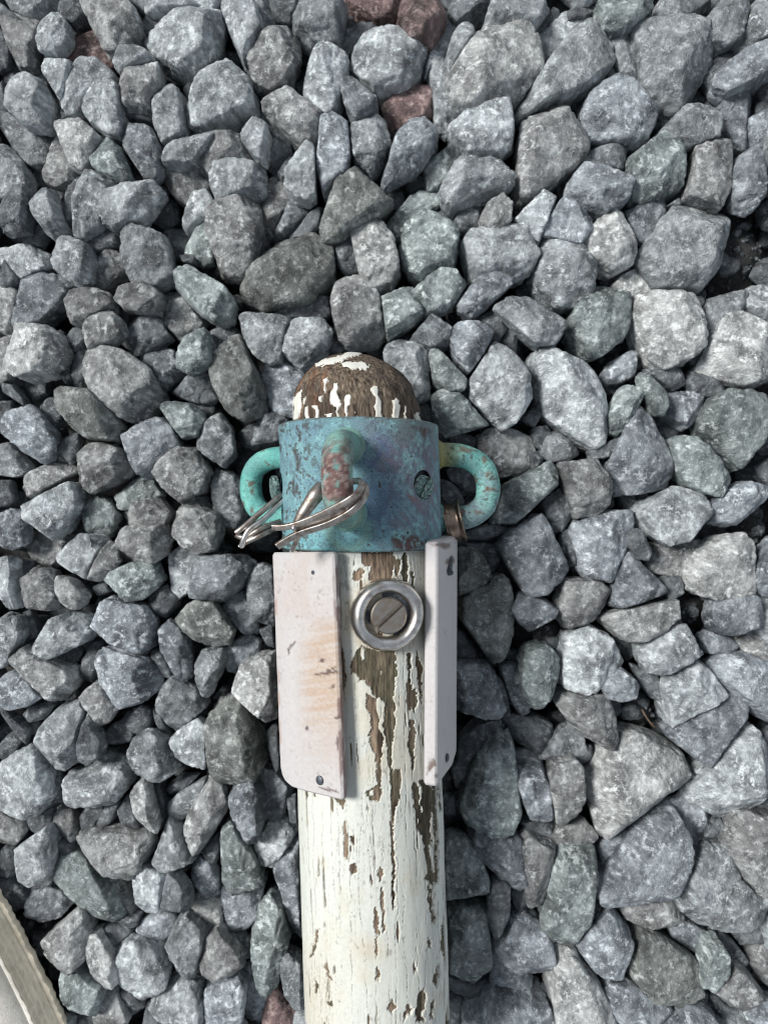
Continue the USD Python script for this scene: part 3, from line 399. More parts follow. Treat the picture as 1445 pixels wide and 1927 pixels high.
for c, t in LAND:
    sect = {}
    for i in order[:300]:
        v = POLY[i]["c"] - c; dist = np.hypot(*v)
        if 12 < dist < 420: sect.setdefault(int(np.round(np.arctan2(v[1], v[0]) / (np.pi / 4))) % 8, []).append((dist, i))
    for k, L in sect.items():
        for r_, (dist, i) in enumerate(sorted(L)[:5]):
            if i not in slot or (r_, dist) < slot[i][:2]: slot[i] = (r_, dist, k, t)
for i in order[:300]:
    s = POLY[i]
    if i in note_of: label_of[i] = note_of[i]; continue
    if i in slot:
        r_, _, k, t = slot[i]; w = look(s).split(); w = w if len(w) + len(t.split()) <= 11 else w[:1] + w[2:] if len(w) + len(t.split()) <= 12 else ["stone"]
        label_of[i] = f"{' '.join(w)}, {('first', 'second', 'third', 'fourth', 'fifth')[r_]} {DIRS[k]} {t}"
    else:
        label_of[i] = f"{look(s)} {round(s['c'][0] / 14.45)} percent across and {round(s['c'][1] / 19.27)} percent down the picture"; print("no landmark", label_of[i])
small_parts = []
def place_stone(s, seed, level):
    r = np.random.default_rng(seed)
    P = s["P"]; minor = math.sqrt(s["area"]) * .00037
    half = float(np.clip(minor * r.uniform(.48, .62), .007, .025))
    top = (-.033, -.050, -.067)[s["layer"]] - r.uniform(0, .007)
    zc = top - half * .95
    c = at(*s["c"], zc); k = CAM_H - zc
    Q = np.stack([(P[:, 0] - s["c"][0]) / 1445 * k, -(P[:, 1] - s["c"][1]) / 1445 * k], 1) * (1.0, 1.08, 1.15)[s["layer"]]
    return stone_mesh(Q, half, r, level, p=r.uniform(50, 100) if level > 3 else r.uniform(24, 40)), c
for rank, i in enumerate(order):
    s = POLY[i]
    m, c = place_stone(s, 1000 + i, 4 if rank < 260 else 3)
    if i in BIG:
        obj("stone", m, STONE[s["tone"]][1], smooth=True, loc=c, label=label_of[i], cat="stone", group="loose grey track-bed stones")
    else:
        small_parts.append(moved(m, frame(c, (0, 0, 1))))
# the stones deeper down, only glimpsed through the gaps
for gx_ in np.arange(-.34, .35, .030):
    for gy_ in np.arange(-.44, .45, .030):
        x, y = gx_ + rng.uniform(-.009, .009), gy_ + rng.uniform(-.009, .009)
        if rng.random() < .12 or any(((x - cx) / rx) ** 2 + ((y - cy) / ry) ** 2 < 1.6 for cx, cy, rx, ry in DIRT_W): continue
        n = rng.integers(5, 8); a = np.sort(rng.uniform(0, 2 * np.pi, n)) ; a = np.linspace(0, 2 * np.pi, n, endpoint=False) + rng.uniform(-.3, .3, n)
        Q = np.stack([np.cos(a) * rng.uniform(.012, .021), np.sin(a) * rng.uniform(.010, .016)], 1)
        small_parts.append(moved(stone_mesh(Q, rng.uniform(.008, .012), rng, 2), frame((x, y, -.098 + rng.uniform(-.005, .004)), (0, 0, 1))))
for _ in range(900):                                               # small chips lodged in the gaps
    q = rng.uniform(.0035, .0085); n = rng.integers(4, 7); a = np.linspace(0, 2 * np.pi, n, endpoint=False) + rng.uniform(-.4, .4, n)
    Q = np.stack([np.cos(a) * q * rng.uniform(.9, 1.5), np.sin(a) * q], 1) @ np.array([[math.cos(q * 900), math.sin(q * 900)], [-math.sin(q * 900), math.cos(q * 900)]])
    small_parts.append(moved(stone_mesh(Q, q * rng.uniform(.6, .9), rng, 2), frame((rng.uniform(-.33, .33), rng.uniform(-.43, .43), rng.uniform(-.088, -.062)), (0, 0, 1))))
outside = []
for gx_ in np.arange(-.66, .67, .038):                              # the bed goes on outside the picture
    for gy_ in np.arange(-.74, .75, .036):
        x, y = gx_ + rng.uniform(-.010, .010), gy_ + rng.uniform(-.010, .010)
        if abs(x) < .290 and abs(y) < .378: continue
        n = rng.integers(5, 8); a = np.linspace(0, 2 * np.pi, n, endpoint=False) + rng.uniform(-.4, .4, n); t = rng.uniform(0, 3.14); q = rng.uniform(.8, 1.25)
        Q = np.stack([np.cos(a) * .026 * q, np.sin(a) * .019 * q], 1) @ np.array([[math.cos(t), math.sin(t)], [-math.sin(t), math.cos(t)]])
        outside.append(moved(stone_mesh(Q, rng.uniform(.011, .017), rng, 3 if max(abs(x), abs(y) * .78) < .42 else 2), frame((x, y, -.052 + rng.uniform(-.010, .004)), (0, 0, 1))))
obj("stone_bed", trimesh.util.concatenate(outside), STONE["l"][1], smooth=True, kind="stuff", label="the bed of grey stones going on beyond the picture", cat="stones")
obj("small_stones", trimesh.util.concatenate(small_parts), STONE["d"][1], smooth=True, kind="stuff", label="smaller dark stones filling the gaps between the larger ones", cat="stones")  # one dark colour for all fillers, painting in the black of shaded gaps

bits = []
base = _ico[1]
def bit(x, y, s, sink=.2):
    k = np.exp(rng.normal(0, .22, (len(base.vertices), 1))); sc = s * rng.uniform(.6, 1.15, 3)
    R = trimesh.transformations.random_rotation_matrix(rng.random(3))[:3, :3]
    V = (base.vertices * (1 + .5 * (k - 1)) * sc) @ R.T + [x, y, float(ground_z(np.array([x]), np.array([y]))[0]) + s * sink]
    bits.append(trimesh.Trimesh(V, base.faces, process=False))
for cx, cy, rx, ry in DIRT_W:
    for _ in range(int(90 * (rx * ry) / .0006)):
        a, q = rng.uniform(0, 2 * np.pi), math.sqrt(rng.random()) * 1.5
        bit(cx + q * rx * math.cos(a), cy + q * ry * math.sin(a), float(np.exp(rng.normal(math.log(.0022), .45))))
for _ in range(500): bit(rng.uniform(-.33, .33), rng.uniform(-.43, .43), float(np.exp(rng.normal(math.log(.003), .4))))
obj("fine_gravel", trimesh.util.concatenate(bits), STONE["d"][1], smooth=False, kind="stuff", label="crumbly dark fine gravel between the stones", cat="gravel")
tw = spline([at(1208, 1335, -.068), at(1216, 1350, -.066), at(1231, 1368, -.066)], 10)
obj("twig", tube(tw, .0007, 8), usdkit.material(stage, "/World/Looks/rusty_twig", {"n": noise_node(300), "r": ("rgb_ramp", {"ramp": [(.3, (.05, .035, .025)), (.7, (.13, .085, .055))]}), "p": ("principled_bsdf", {"roughness": .8})}, [("n.fac", "r.fac"), ("r.color", "p.base_color")], surface="p.BSDF"),
    label="tiny rust brown twig lying in a gravelly gap", cat="twig")
# ---------------------------------------------------------------- the post figure
def tinted(name, rough=(.5, .8), bump=(600, .5, .0006), spec=.3, metallic=0.0, fine=.25, grain=None, coat=0.0):
    """Colour from the mesh's own tint, with fine procedural mottling and relief."""
    sc = ("mapping", {"scale": grain or (1, 1, 1)})
    return usdkit.material(stage, f"/World/Looks/{name}", {
        "geo": ("geometry", {}), "map": sc, "t": ("attribute", {"attribute": "tint"}), "n": noise_node(bump[0], 5, .68), "n2": noise_node(bump[0] * 3.1, 3, .6),
        "r": ("rgb_ramp", {"ramp": [(.3, (1 - fine * 1.6,) * 3), (.5, (1, 1, 1)), (.7, (1 + fine * 1.2,) * 3)]}),
        "m": ("mix_color", {"blend_type": "multiply", "fac": 1.0, "use_clamp": False}),
        "rr": ("map_range", {"from_min": .3, "from_max": .7, "to_min": rough[0], "to_max": rough[1]}),
        "h": ("math", {"math_type": "multiply_add", "value2": 1.5}),
        "b": ("bump", {"strength": bump[1], "distance": bump[2]}),
        "p": ("principled_bsdf", {"specular_ior_level": spec, "metallic": metallic, "coat_weight": coat})},
        [("geo.position", "map.vector"), ("map.vector", "n.vector"), ("geo.position", "n2.vector"), ("n.fac", "r.fac"), ("t.color", "m.a"), ("r.color", "m.b"), ("m.result", "p.base_color"),
         ("n.fac", "rr.value"), ("rr.result", "p.roughness"), ("n.fac", "h.value1"), ("n2.fac", "h.value3"), ("h.value", "b.height"), ("b.normal", "p.normal")], surface="p.BSDF")
M_WOOD = tinted("bare_grey_wood", (.7, .95), (900, .8, .0008), .2, fine=.5, grain=(1, .12, 1))
M_PAINT = tinted("old_white_paint", (.35, .6), (500, .25, .0004), .4, fine=.05)
M_SLAT = tinted("scuffed_white_paint", (.38, .6), (420, .22, .0004), .4, fine=.05)
M_COPPER = tinted("verdigris_copper", (.38, .7), (1300, .6, .0006), .42, fine=.34)
def metal(name, base, dark, rough=(.18, .42), scale=300, metallic=1.0, bump=.12):
    return usdkit.material(stage, f"/World/Looks/{name}", {
        "geo": ("geometry", {}), "n": noise_node(scale, 5, .65), "n2": noise_node(scale * 5, 3, .6), "r": ("rgb_ramp", {"ramp": [(.36, dark), (.58, base)]}),
        "rr": ("map_range", {"from_min": .3, "from_max": .7, "to_min": rough[1], "to_max": rough[0]}), "b": ("bump", {"strength": bump, "distance": .0004}),
        "p": ("principled_bsdf", {"metallic": metallic})},
        [("geo.position", "n.vector"), ("geo.position", "n2.vector"), ("n.fac", "r.fac"), ("r.color", "p.base_color"), ("n.fac", "rr.value"), ("rr.result", "p.roughness"), ("n2.fac", "b.height"), ("b.normal", "p.normal")], surface="p.BSDF")
M_EYE = metal("worn_nickel", (.70, .68, .65), (.38, .35, .32), (.22, .40), 220)
M_SCREW = metal("tarnished_screw", (.40, .37, .33), (.25, .21, .17), (.35, .6), 220)
M_CLIP = metal("tarnished_steel", (.44, .41, .38), (.20, .155, .125), (.34, .55), 260)
M_NAIL = metal("blued_nail", (.13, .15, .17), (.05, .05, .055), (.4, .65), 500, .8)
M_GREEN_SCREW = tinted("mossy_screw", (.5, .8), (900, .6, .0006), .35, fine=.35)

AX0, SL = -0.0154, -0.0317                       # the post's axis: x at y = 0.022 and its drift with y
def axis_x(y): return AX0 + SL * (y - .022)
A_DIR = unit([SL, 1, 0])
def on_post(th, y, r): return np.stack([axis_x(y) + r * np.sin(th), y, r * np.cos(th)], -1)

fig = thing("post_figure", "white-painted wooden post figure with wooden dome head, verdigris collar and metal eye", "post figure")

# wood of the post
RP = .0468
th = np.unique(np.concatenate([np.linspace(-1.85, 1.85, 330), np.linspace(1.85, 2 * np.pi - 1.85, 40)]))[:-1]
yy = np.linspace(-.34, .02, 300)
T, Y = np.meshgrid(th, yy, indexing="ij")
arc = T * RP
gr = fbm(np.stack([arc * 900, Y * 28, 0 * T], -1), 4, 21) - .5
gl = fbm(np.stack([arc * 90, Y * 14, 0 * T], -1), 3, 22) - .5
R = RP - .0005 + .0011 * gr + .0012 * gl - np.where(Y > -.018, .0015, 0) + np.where(Y < -.2, -.0006 * (Y + .2) / -.14, 0)
V = on_post(T, Y, R).reshape(-1, 3)
col = np.full((len(V), 3), 1.0) * C(112, 97, 83)
f1, f2 = fbm(np.stack([arc * 500, Y * 22, 0 * T], -1), 4, 31).ravel(), fbm(np.stack([arc * 60, Y * 25, 0 * T], -1), 3, 32).ravel()
col = mixc(col, C(66, 55, 46), smooth(.5, .72, f1)); col = mixc(col, C(142, 124, 106), smooth(.56, .4, f1) * .6)
col = mixc(col, C(84, 82, 66), np.clip(smooth(.45, .62, f2) * .8 + smooth(.35, .95, T.ravel()) * .7, 0, .85))
def side_faces(n, m):
    F = grid_faces(m, n, True) ; return F
Vt_ = V.reshape(len(th), len(yy), 3).transpose(1, 0, 2).reshape(-1, 3); colt = col.reshape(len(th), len(yy), 3).transpose(1, 0, 2).reshape(-1, 3)
post = obj("post", (np.vstack([Vt_]), grid_faces(len(yy), len(th), True)[:, ::-1]), M_WOOD, fig, smooth=True, col=colt, label="bare weathered wood of the round post")

# the coat of paint, with what has flaked off cut out of it
BARE = read_polys("""71,20 88,20 92,23 90,34 88,37 80,38 76,37 77,28 73,28 71,26;66,32 70,30 72,32 71,37 68,38 66,36;92,24 95,25 95,32 93,35 92,30;97,22 99,20 100,30 100,38 98,40 97,34;103,33 104,33 104,44 103,46
64,93 67,84 70,80 76,82 84,83 91,83 93,92 92,104 90,112 87,118 84,113 80,112 77,106 74,104 73,100 70,101 68,97 64,97;78,112 80,113 82,116 81,124 82,132 84,138 83,150 81,153 79,146 76,140 76,136 78,130 76,122 74,116 74,110
86,118 90,112 92,116 92,126 91,134 90,142 90,152 89,158 88,152 87,142 85,134 86,126;80,107 90,107 90,114 80,113;92,158 94,158 94,162 95,168 93,174 92,182 90,188 90,168;100,85 102,84 102,92 101,98 103,104 102,112 103,118 101,120 100,110 100,100 101,92
103,108 105,106 106,114 105,122 103,118;102,126 104,128 105,136 104,146 104,158 102,150 101,144 100,140 102,134;106,82 109,92 109,116 107,100 106,92;56,70 58,80 60,90 60,104 58,108 57,96;75,172 78,170 82,168 82,178 79,176 77,174 76,176 74,174
81,152 83,150 82,162 82,168 81,160;104,166 107,168 108,180 109,188 106,186 104,176 103,170;110,165 115,168 116,176 114,186 112,188 109,180;54,176 59,175 60,178 58,180 55,178""", 470, 980, 2.976) + read_polys(
"""68,16 72,15 76,14 79,15 79,23 75,23 71,22 69,20;76,0 79,0 79,5 78,10 79,18 77,14 76,6;86,0 88,0 88,10 87,16 89,24 91,26 89,32 88,44 89,60 90,76 89,90 90,104 89,106 88,90 88,70 87,46 87,24 87,10;90,0 93,0 94,8 94,14 92,20 91,26 89,24 88,16 90,8
104,12 106,10 108,16 108,20 106,20 104,16;108,8 117,8 118,18 118,28 117,38 117,50 116,60 118,76 120,80 119,92 118,104 120,112 119,116 117,108 115,96 115,92 116,84 113,82 114,78 115,72 113,62 112,54 108,44 107,36 108,32 110,36 112,30 111,24 112,16
119,8 120.4,8 121.4,40 122.4,70 122.4,86 120.6,84 120,60 119,30;78,74 80,76 80,80 79,84 77,80;80,90 81,94 81,100 80,106 79,102;56,50 58,52 59,56 57,55;56,73 60,71 61,78 57,79;74,104 76,112 77,120 78,125 75,123 74,116
81,105 82,114 82,123 80,122 81,114 80,108;76,127 77,134 76,140 75,136;76,150 78,153 78,158 76,159;30,121 32,121 30,130 28,134 27,140 25,142 28,130;36,147 39,152 41,160 38,156;29,158 31,164 29,170 28,166;115,126 116,127 117,135 115,134
121,148 123,147 123,154 122,164 120,162 119,158 121,152;107,170 112,165 113,172 113,178 110,184 112,190 106,190 105,182;117,176 119,174 118,188 117,188;123,10 125,30 124,32;126,110 127,140 125,134;84,181 88,174 90,180 87,184;97,184 100,178 104,180 98,186 97,190;38,176 41,175 41,179 39,179""", 520, 1450, 2.491)
ISLE = read_polys("70,80 73,82 73,88 71,89 70,85;83,95 84,95 84,98 83,98;80,113 83,112 84,120 85,130 82,128 80,120;113,82 116,84 115,86", 470, 980, 2.976) + read_polys("116,86 118,86 118,90 116,90;116,94 118,93 117,97;70,16 74,15 74,20 70,20;80,9 85,7 86,10 83,12", 520, 1450, 2.491)
tp = np.linspace(-1.75, 1.75, 440); yp = np.linspace(-.325, -.0215, 500)
T, Y = np.meshgrid(tp, yp, indexing="ij"); arc = T * RP
P3 = on_post(T, Y, np.full_like(T, RP + .0003)).reshape(-1, 3); px = pixel(P3)
wob = np.stack([fbm(P3 * [300, 300, 300] + 3, 3, 41) - .5, fbm(P3 * 300 + 9, 3, 42) - .5], -1)
wob2 = np.stack([fbm(P3 * 1000 + 5, 2, 44) - .5, fbm(P3 * [1000, 500, 1000] + 8, 2, 45) - .5], -1)
s_b = sdf_polys(px + wob * 10 + wob2 * 5, BARE); s_i = sdf_polys(px + wob * 4, ISLE)
loss = np.minimum(s_b + .4, -s_i)                                  # > 0 where bare
q = fbm(np.stack([arc.ravel() * 260, Y.ravel() * 40, 0 * Y.ravel()], -1), 4, 43)
outside = (px[:, 0] > 836) | (px[:, 0] < 556) | ((px[:, 1] < 1500) & ((px[:, 0] < 632) | (px[:, 0] > 812)))
lowleft = smooth(1700, 1860, px[:, 1]) * smooth(690, 580, px[:, 0])
loss = np.maximum(loss, np.where(outside, (q - .60) * 40, (q - .77 + .085 * lowleft) * 40))
# cracks: borders of tall jittered cells; a finer crazing low on the left
def crack(w_arc, w_y, seed, width, amp=.0016):
    r = np.random.default_rng(seed); n1, n2 = int(.17 / w_arc) + 3, int(.33 / w_y) + 3
    g = np.stack(np.meshgrid(np.arange(n1), np.arange(n2), indexing="ij"), -1).reshape(-1, 2) + r.uniform(-.45, .45, (n1 * n2, 2))
    wa = (fbm(np.stack([arc * 120, Y * 60, 0 * Y], -1), 3, seed) - .5).ravel() * amp * 2; wb = (fbm(np.stack([arc * 500, Y * 220, 0 * Y], -1), 3, seed + 1) - .5).ravel() * amp
    p = np.stack([(arc.ravel() + .083 + wa + wb) / w_arc, (Y.ravel() + .335) / w_y], -1)
    d, ix = cKDTree(g).query(p, k=2); dv = np.abs(g[ix[:, 1]] - g[ix[:, 0]]); up_ = smooth(.35, .6, dv[:, 0] / (dv.sum(1) + 1e-9))
    return np.maximum(0, 1 - (d[:, 1] - d[:, 0]) * w_arc / width) * (.15 + .85 * up_)
ck = crack(.0068, .085, 51, .00030); ck2 = crack(.0030, .018, 53, .00026, .001) * smooth(.42, .6, fbm(P3 * 45, 2, 55) - .14 + .40 * lowleft)
cmask = fbm(P3 * 55 + 40, 2, 57); ck = np.maximum(np.maximum(ck * smooth(.32, .5, cmask), ck2 * .85), crack(.0042, .130, 63, .00018, .0010) * .45 * smooth(.45, .6, fbm(P3 * 50 + 80, 2, 64)))
edge = smooth(-.6, 1.6, -loss)                                      # 1 = painted
lip = np.exp(-((-loss - 2.2) / 1.6) ** 2) * .00022 * fbm(P3 * 90, 2, 58)
wav = (fbm(np.stack([arc * 130, Y * 40, 0 * Y], -1), 3, 59) - .5).ravel()
hgt = -.0011 + edge * .0014 + lip * .5 + wav * .0007 - ck * .0005
V = on_post(T, Y, RP - .0002 + hgt.reshape(T.shape)).reshape(-1, 3)
V[:, 2] += 0
col = np.full((len(V), 3), 1.0) * C(190, 192, 184)
col = mixc(col, C(182, 174, 154), smooth(.52, .72, fbm(P3 * 40 + 7, 3, 61)) * .5)
col = mixc(col, C(176, 162, 136), lowleft * .30 + smooth(60, 0, np.abs(px[:, 0] - 695)) * smooth(40, 0, np.abs(px[:, 1] - 1790)) * .5)
eyed = np.hypot(px[:, 0] - 727, px[:, 1] - 1162); col = mixc(col, C(150, 138, 118), smooth(92, 66, eyed) * (.35 + .4 * (q > .5)))
col = mixc(col, C(86, 74, 62), np.clip(ck * .85, 0, .85)); col = mixc(col, C(150, 135, 112), np.exp(-(loss / 1.2) ** 2) * .45)
col = mixc(col, C(120, 116, 108), smooth(.70, .78, fbm(P3 * 260, 3, 62)) * .5)
F = grid_faces(len(tp), len(yp)); keep = (edge.reshape(-1)[F] > .02).any(1)
obj("paint_coat", (V, F[keep]), M_PAINT, post, smooth=True, col=col, label="cracked white paint flaking off in tall strips")

# dome head
def head_r(y):
    t = np.clip((y - .060) / .0432, 0, 1); return np.where(y < .060, .0421, .0421 * np.sqrt(np.maximum(1 - t ** 2.1, 0)))
def head_grid(nth, ny, lift, th0, th1):
    t = np.linspace(th0, th1, nth, endpoint=(th1 - th0) < 6.2)
    ph = np.linspace(0, 1, ny); ys = np.where(ph < .42, .018 + ph / .42 * .042, .060 + .0432 * np.sin((ph - .42) / .58 * np.pi / 2))
    T, Y = np.meshgrid(t, ys, indexing="ij"); return T, Y
def head_pos(T, Y, add):
    r = head_r(Y); k = np.clip((Y - .060) / .0432, 0, 1)
    lump = (fbm(np.stack([np.sin(T) * 1.6, Y * 45, np.cos(T) * 1.6], -1), 3, 71) - .5) * .008 * (r / .042)
    nr = np.sqrt(np.maximum(1 - k ** 2, 0.02))
    return np.stack([axis_x(Y) - .07 * np.maximum(Y - .05, 0) + (r + lump + add * nr) * np.sin(T) , Y + add * k, (r + lump + add * nr) * np.cos(T) - .0 * Y], -1)
T, Y = head_grid(300, 150, 0, 0, 2 * np.pi)
sx, sz = np.sin(T) * 42, np.cos(T) * 42; rr = head_r(Y) / .0421
gr = fbm(np.stack([sx * .9 * rr, Y * 55, sz * .9 * rr], -1), 4, 72) - .5; gb = fbm(np.stack([sx * .25, Y * 60, sz * .25], -1), 3, 73)
V = head_pos(T, Y, .0018 * gr - .0004).reshape(-1, 3); px = pixel(V)
col = np.full((len(V), 3), 1.0) * C(104, 92, 80); g_ = gr.ravel()
col = mixc(col, C(48, 40, 34), smooth(.02, .2, g_)); col = mixc(col, C(146, 132, 114), smooth(-.05, -.22, g_) * .7)
col = mixc(col, C(128, 88, 64), smooth(.5, .68, gb.ravel()) * smooth(690, 570, px[:, 0]) * .7)
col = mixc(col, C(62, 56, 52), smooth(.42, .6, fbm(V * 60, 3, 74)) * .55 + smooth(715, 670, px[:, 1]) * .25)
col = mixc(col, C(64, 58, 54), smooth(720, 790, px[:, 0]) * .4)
crk = np.exp(-((px[:, 0] - 649 + 3 * np.sin(px[:, 1] * .5)) / 1.6) ** 2) * smooth(682, 674, px[:, 1]); col = mixc(col, C(20, 17, 15), crk * .9)
nT, nY = T.shape
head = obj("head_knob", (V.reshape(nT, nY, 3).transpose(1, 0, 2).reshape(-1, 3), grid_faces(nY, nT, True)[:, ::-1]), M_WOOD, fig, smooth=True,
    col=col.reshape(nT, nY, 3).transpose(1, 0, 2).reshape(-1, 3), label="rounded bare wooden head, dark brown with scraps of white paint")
PATCH = read_polys("""57,16 62,15 67,15.5 71,17.5 71,18.5 69,19.2 62,19 58,18.4;44,17 48,15 52,13.6 58,12 62,10 70,10 66,12 60,14 56,16 50,17 46,18;48.6,24 51,23 50.4,27 50,29 48.6,31;45.8,32 48,32 47.6,35 46,35
51.6,31 53,29 54.4,25.6 56,25.6 55.6,30 56.6,34 57,36 56,40 56,44 55,44 54.6,38 52,36;58.6,33 61,31 62.4,33 62,36 60.4,38 60.4,44 58.8,44 59,38;71.6,29 73,26.4 75,27 75.4,31 77,34 78,44 75,44 73.4,37 74,33;82,34 84,33 86.4,37 85.4,44 82.6,44 83,38
34,33 36,31 38,29 38.4,34 37,40 36.4,44 34,44;38.6,34 39.6,32 40,35 39,37;39.6,38 41,36 41.4,44 39.6,44;42,37 46,36 47,44 44,44 44.4,40;50,41 53,40 53,44 50,44;93,41 95,40 96,45 93,45;64,40 65,39 65.4,44 64,44;88,38 88.6,36 89.4,44 88,44""", 420, 620, 3.876)
T, Y = head_grid(400, 190, 0, -1.75, 1.75); P3 = head_pos(T, Y, 0).reshape(-1, 3); px = pixel(P3)
wob = np.stack([fbm(P3 * 350 + 3, 3, 75) - .5, fbm(P3 * 350 + 9, 3, 76) - .5], -1)
s = sdf_polys(px + wob * 8, PATCH) + (fbm(P3 * [900, 200, 900], 3, 77) - .55) * 6 + .1
s[px[:, 1] > 806] = -9
edge = smooth(-1.0, 1.4, s); sT = head_pos(T, Y, (-.0010 + .0012 * edge).reshape(T.shape) ).reshape(-1, 3)
col = mixc(np.full((len(sT), 3), 1.0) * C(200, 200, 192), C(150, 130, 105), np.exp(-(s / 1.0) ** 2) * .4)
F = grid_faces(*T.shape); keep = (edge[F] > .02).any(1)
obj("paint_scraps", (sT, F[keep]), M_PAINT, head, smooth=True, col=col, label="scraps of white paint left on the head").SetCustomDataByKey("kind", "stuff")

# verdigris collar: outside, rolled rims and inside as one shell, with the two screw holes
RC, RI, Y0, Y1 = .0516, .0472, -.0235, .0560
def patina(P, base, px=None, s=0):
    """Blue-green crust, violet-grey film, dark pits and bare brown copper; colours of the crust itself."""
    n = len(P); col = np.full((n, 3), 1.0) * base
    return col
prof = [(RI, Y0 + .002)] + [(RC - .0009 + .0009 * math.cos(a), Y0 + .0009 + .0009 * math.sin(a)) for a in np.linspace(-np.pi / 2, 0, 5)]
ys = np.linspace(Y0 + .0012, Y1 - .0012, 170)
prof = [(RI, -.01), (RI, Y0 + .0006), (RI + .0006, Y0), (RC - .0010, Y0), (RC - .0003, Y0 + .0004)] + [(RC, y) for y in ys] + [(RC - .0003, Y1 - .0004), (RC - .0012, Y1), (RI + .0008, Y1), (RI, Y1 - .0008), (RI - .0002, .01)]
tc = np.concatenate([np.linspace(-1.8, 1.8, 460, endpoint=False), np.linspace(1.8, 2 * np.pi - 1.8, 60, endpoint=False)])
PR = np.array(prof); T, K = np.meshgrid(tc, np.arange(len(PR)), indexing="xy")
Rr, Yy = PR[:, 0][:, None] + 0 * T, PR[:, 1][:, None] + 0 * T
P3 = on_post(T, Yy, Rr)
dent = (fbm(P3 * 70, 3, 81) - .5) * .0007 + (fbm(P3 * 500, 3, 82) - .5) * .00035
V = on_post(T, Yy, Rr + dent * (Rr > RC - .002)).reshape(-1, 3); px = pixel(V); u_, v_ = px[:, 0], px[:, 1]
F = grid_faces(len(PR), len(tc), True)
SCREWS = [(.87, .0165, .0105, "right"), (-1.38, .0170, .0100, "left")]
cenF = V[F].mean(1)
st = (T * RC).ravel(); yv = Yy.ravel()
holed = np.zeros(len(F), bool)
for a, y, r, _ in SCREWS:
    dst = np.hypot(st - a * RC, yv - y); holed |= (dst[F].mean(1) < r * .86)
    kk = (dst > r * .70) & (dst < r * 1.15); dirr = np.stack([st - a * RC, yv - y], -1) / np.maximum(dst, 1e-9)[:, None]
    rim = np.abs(dst - r * .86) < .0006                             # snap the ragged border to a circle
    V[rim] = on_post((a * RC + dirr[rim, 0] * r * .86) / RC, y + dirr[rim, 1] * r * .86, Rr.ravel()[rim])
c1, c2, c3 = fbm(V * 55, 4, 83), fbm(V * 140 + 5, 4, 84), fbm(V * 420 + 2, 4, 85)
cs = fbm(np.stack([(st + yv) * 160, (st - yv) * 32, 0 * st], -1), 4, 86)      # slanted wiping streaks
col = np.full((len(V), 3), 1.0) * C(94, 138, 142)
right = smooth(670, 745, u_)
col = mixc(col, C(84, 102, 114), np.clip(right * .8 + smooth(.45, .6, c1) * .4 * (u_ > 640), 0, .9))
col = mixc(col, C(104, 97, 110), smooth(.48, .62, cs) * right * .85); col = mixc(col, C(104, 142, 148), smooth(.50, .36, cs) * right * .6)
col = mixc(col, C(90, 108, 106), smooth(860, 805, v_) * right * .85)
col = mixc(col, C(108, 154, 156), smooth(.50, .66, c2) * .55); col = mixc(col, C(82, 116, 132), smooth(.48, .62, c1) * (u_ < 640) * .5)
col = mixc(col, C(86, 154, 158), smooth(965, 1025, v_ + 40 * (c1 - .5)) * (.40 + .25 * (u_ < 700)))
col = mixc(col, C(122, 178, 172), smooth(.54, .66, c3) * smooth(.46, .6, c2) * .7)
col = mixc(col, C(66, 80, 86), smooth(.46, .36, c3) * .5)
blue = np.exp(-(((u_ - 712) / 26) ** 2 + ((v_ - 850) / 38) ** 2)); col = mixc(col, C(70, 84, 116), np.clip(blue * 1.1, 0, .8) * smooth(.38, .5, c2))
blue2 = np.exp(-(((u_ - 700) / 45) ** 2 + ((v_ - 945) / 42) ** 2)); col = mixc(col, C(58, 92, 124), np.clip(blue2 * .9, 0, .7) * smooth(.36, .5, c2))
gl_ = col.mean(1, keepdims=True); col = (gl_ + (col - gl_) * .84) * [1.08, 1.10, 1.16]
flange = np.exp(-((np.hypot(u_ - 655, v_ - 1000) - 34) / 9) ** 2) * smooth(960, 985, v_); col = mixc(col, C(120, 150, 130), flange * .5)
pits = smooth(.665, .70, c3) * smooth(.40, .6, c2 + .25 * np.exp(-((u_ - 556) / 16) ** 2) + .2 * np.exp(-((u_ - 690) / 14) ** 2 - ((v_ - 885) / 22) ** 2) + .22 * np.exp(-((u_ - 660) / 40) ** 2 - ((v_ - 1020) / 14) ** 2))
trail = np.exp(-((u_ - 556 + 5 * np.sin(v_ * .07)) / 4.0) ** 2) * smooth(.46, .56, fbm(np.stack([u_ / 9, v_ / 22, 0 * u_], -1), 3, 87)) * smooth(800, 830, v_) * smooth(985, 960, v_)
spots = smooth(.62, .68, fbm(np.stack([u_ / 6, v_ / 9, 0 * u_], -1), 3, 88)) * smooth(640, 560, u_)
dark = np.clip(pits + trail + spots * .9, 0, 1); col = mixc(col, C(58, 50, 46), dark * .9)
bp = smooth(-5, 4, sdf_polys(px + np.stack([c3 - .5, c2 - .5], -1) * 22, read_polys("735,1017 748,1010 765,1014 782,1009 797,1016 798,1028 790,1036 765,1037 742,1034;772,803 784,801 800,806 806,810 800,818 793,820 790,806;525,795 530,790 533,800 528,806", 0, 0, 1)))
col = mixc(col, C(72, 48, 46), bp * .92 * smooth(.68, .5, c3))
rim = smooth(.0020, .0003, np.minimum(yv - Y0, Y1 - yv)) ; col = mixc(col, C(72, 74, 66), rim * smooth(.35, .55, c2) * .8)
rust = np.exp(-((np.hypot(u_ - 797, v_ - 912) - 33) / 4) ** 2) * smooth(925, 940, v_) * smooth(795, 770, u_ - 0 * u_) ; col = mixc(col, C(120, 80, 50), rust * .6)
V = V - A_DIR * 0
collar = obj("collar", (V, F[~holed][:, ::-1]), M_COPPER, fig, smooth=True, col=col, label="wide blue-green corroded copper collar")

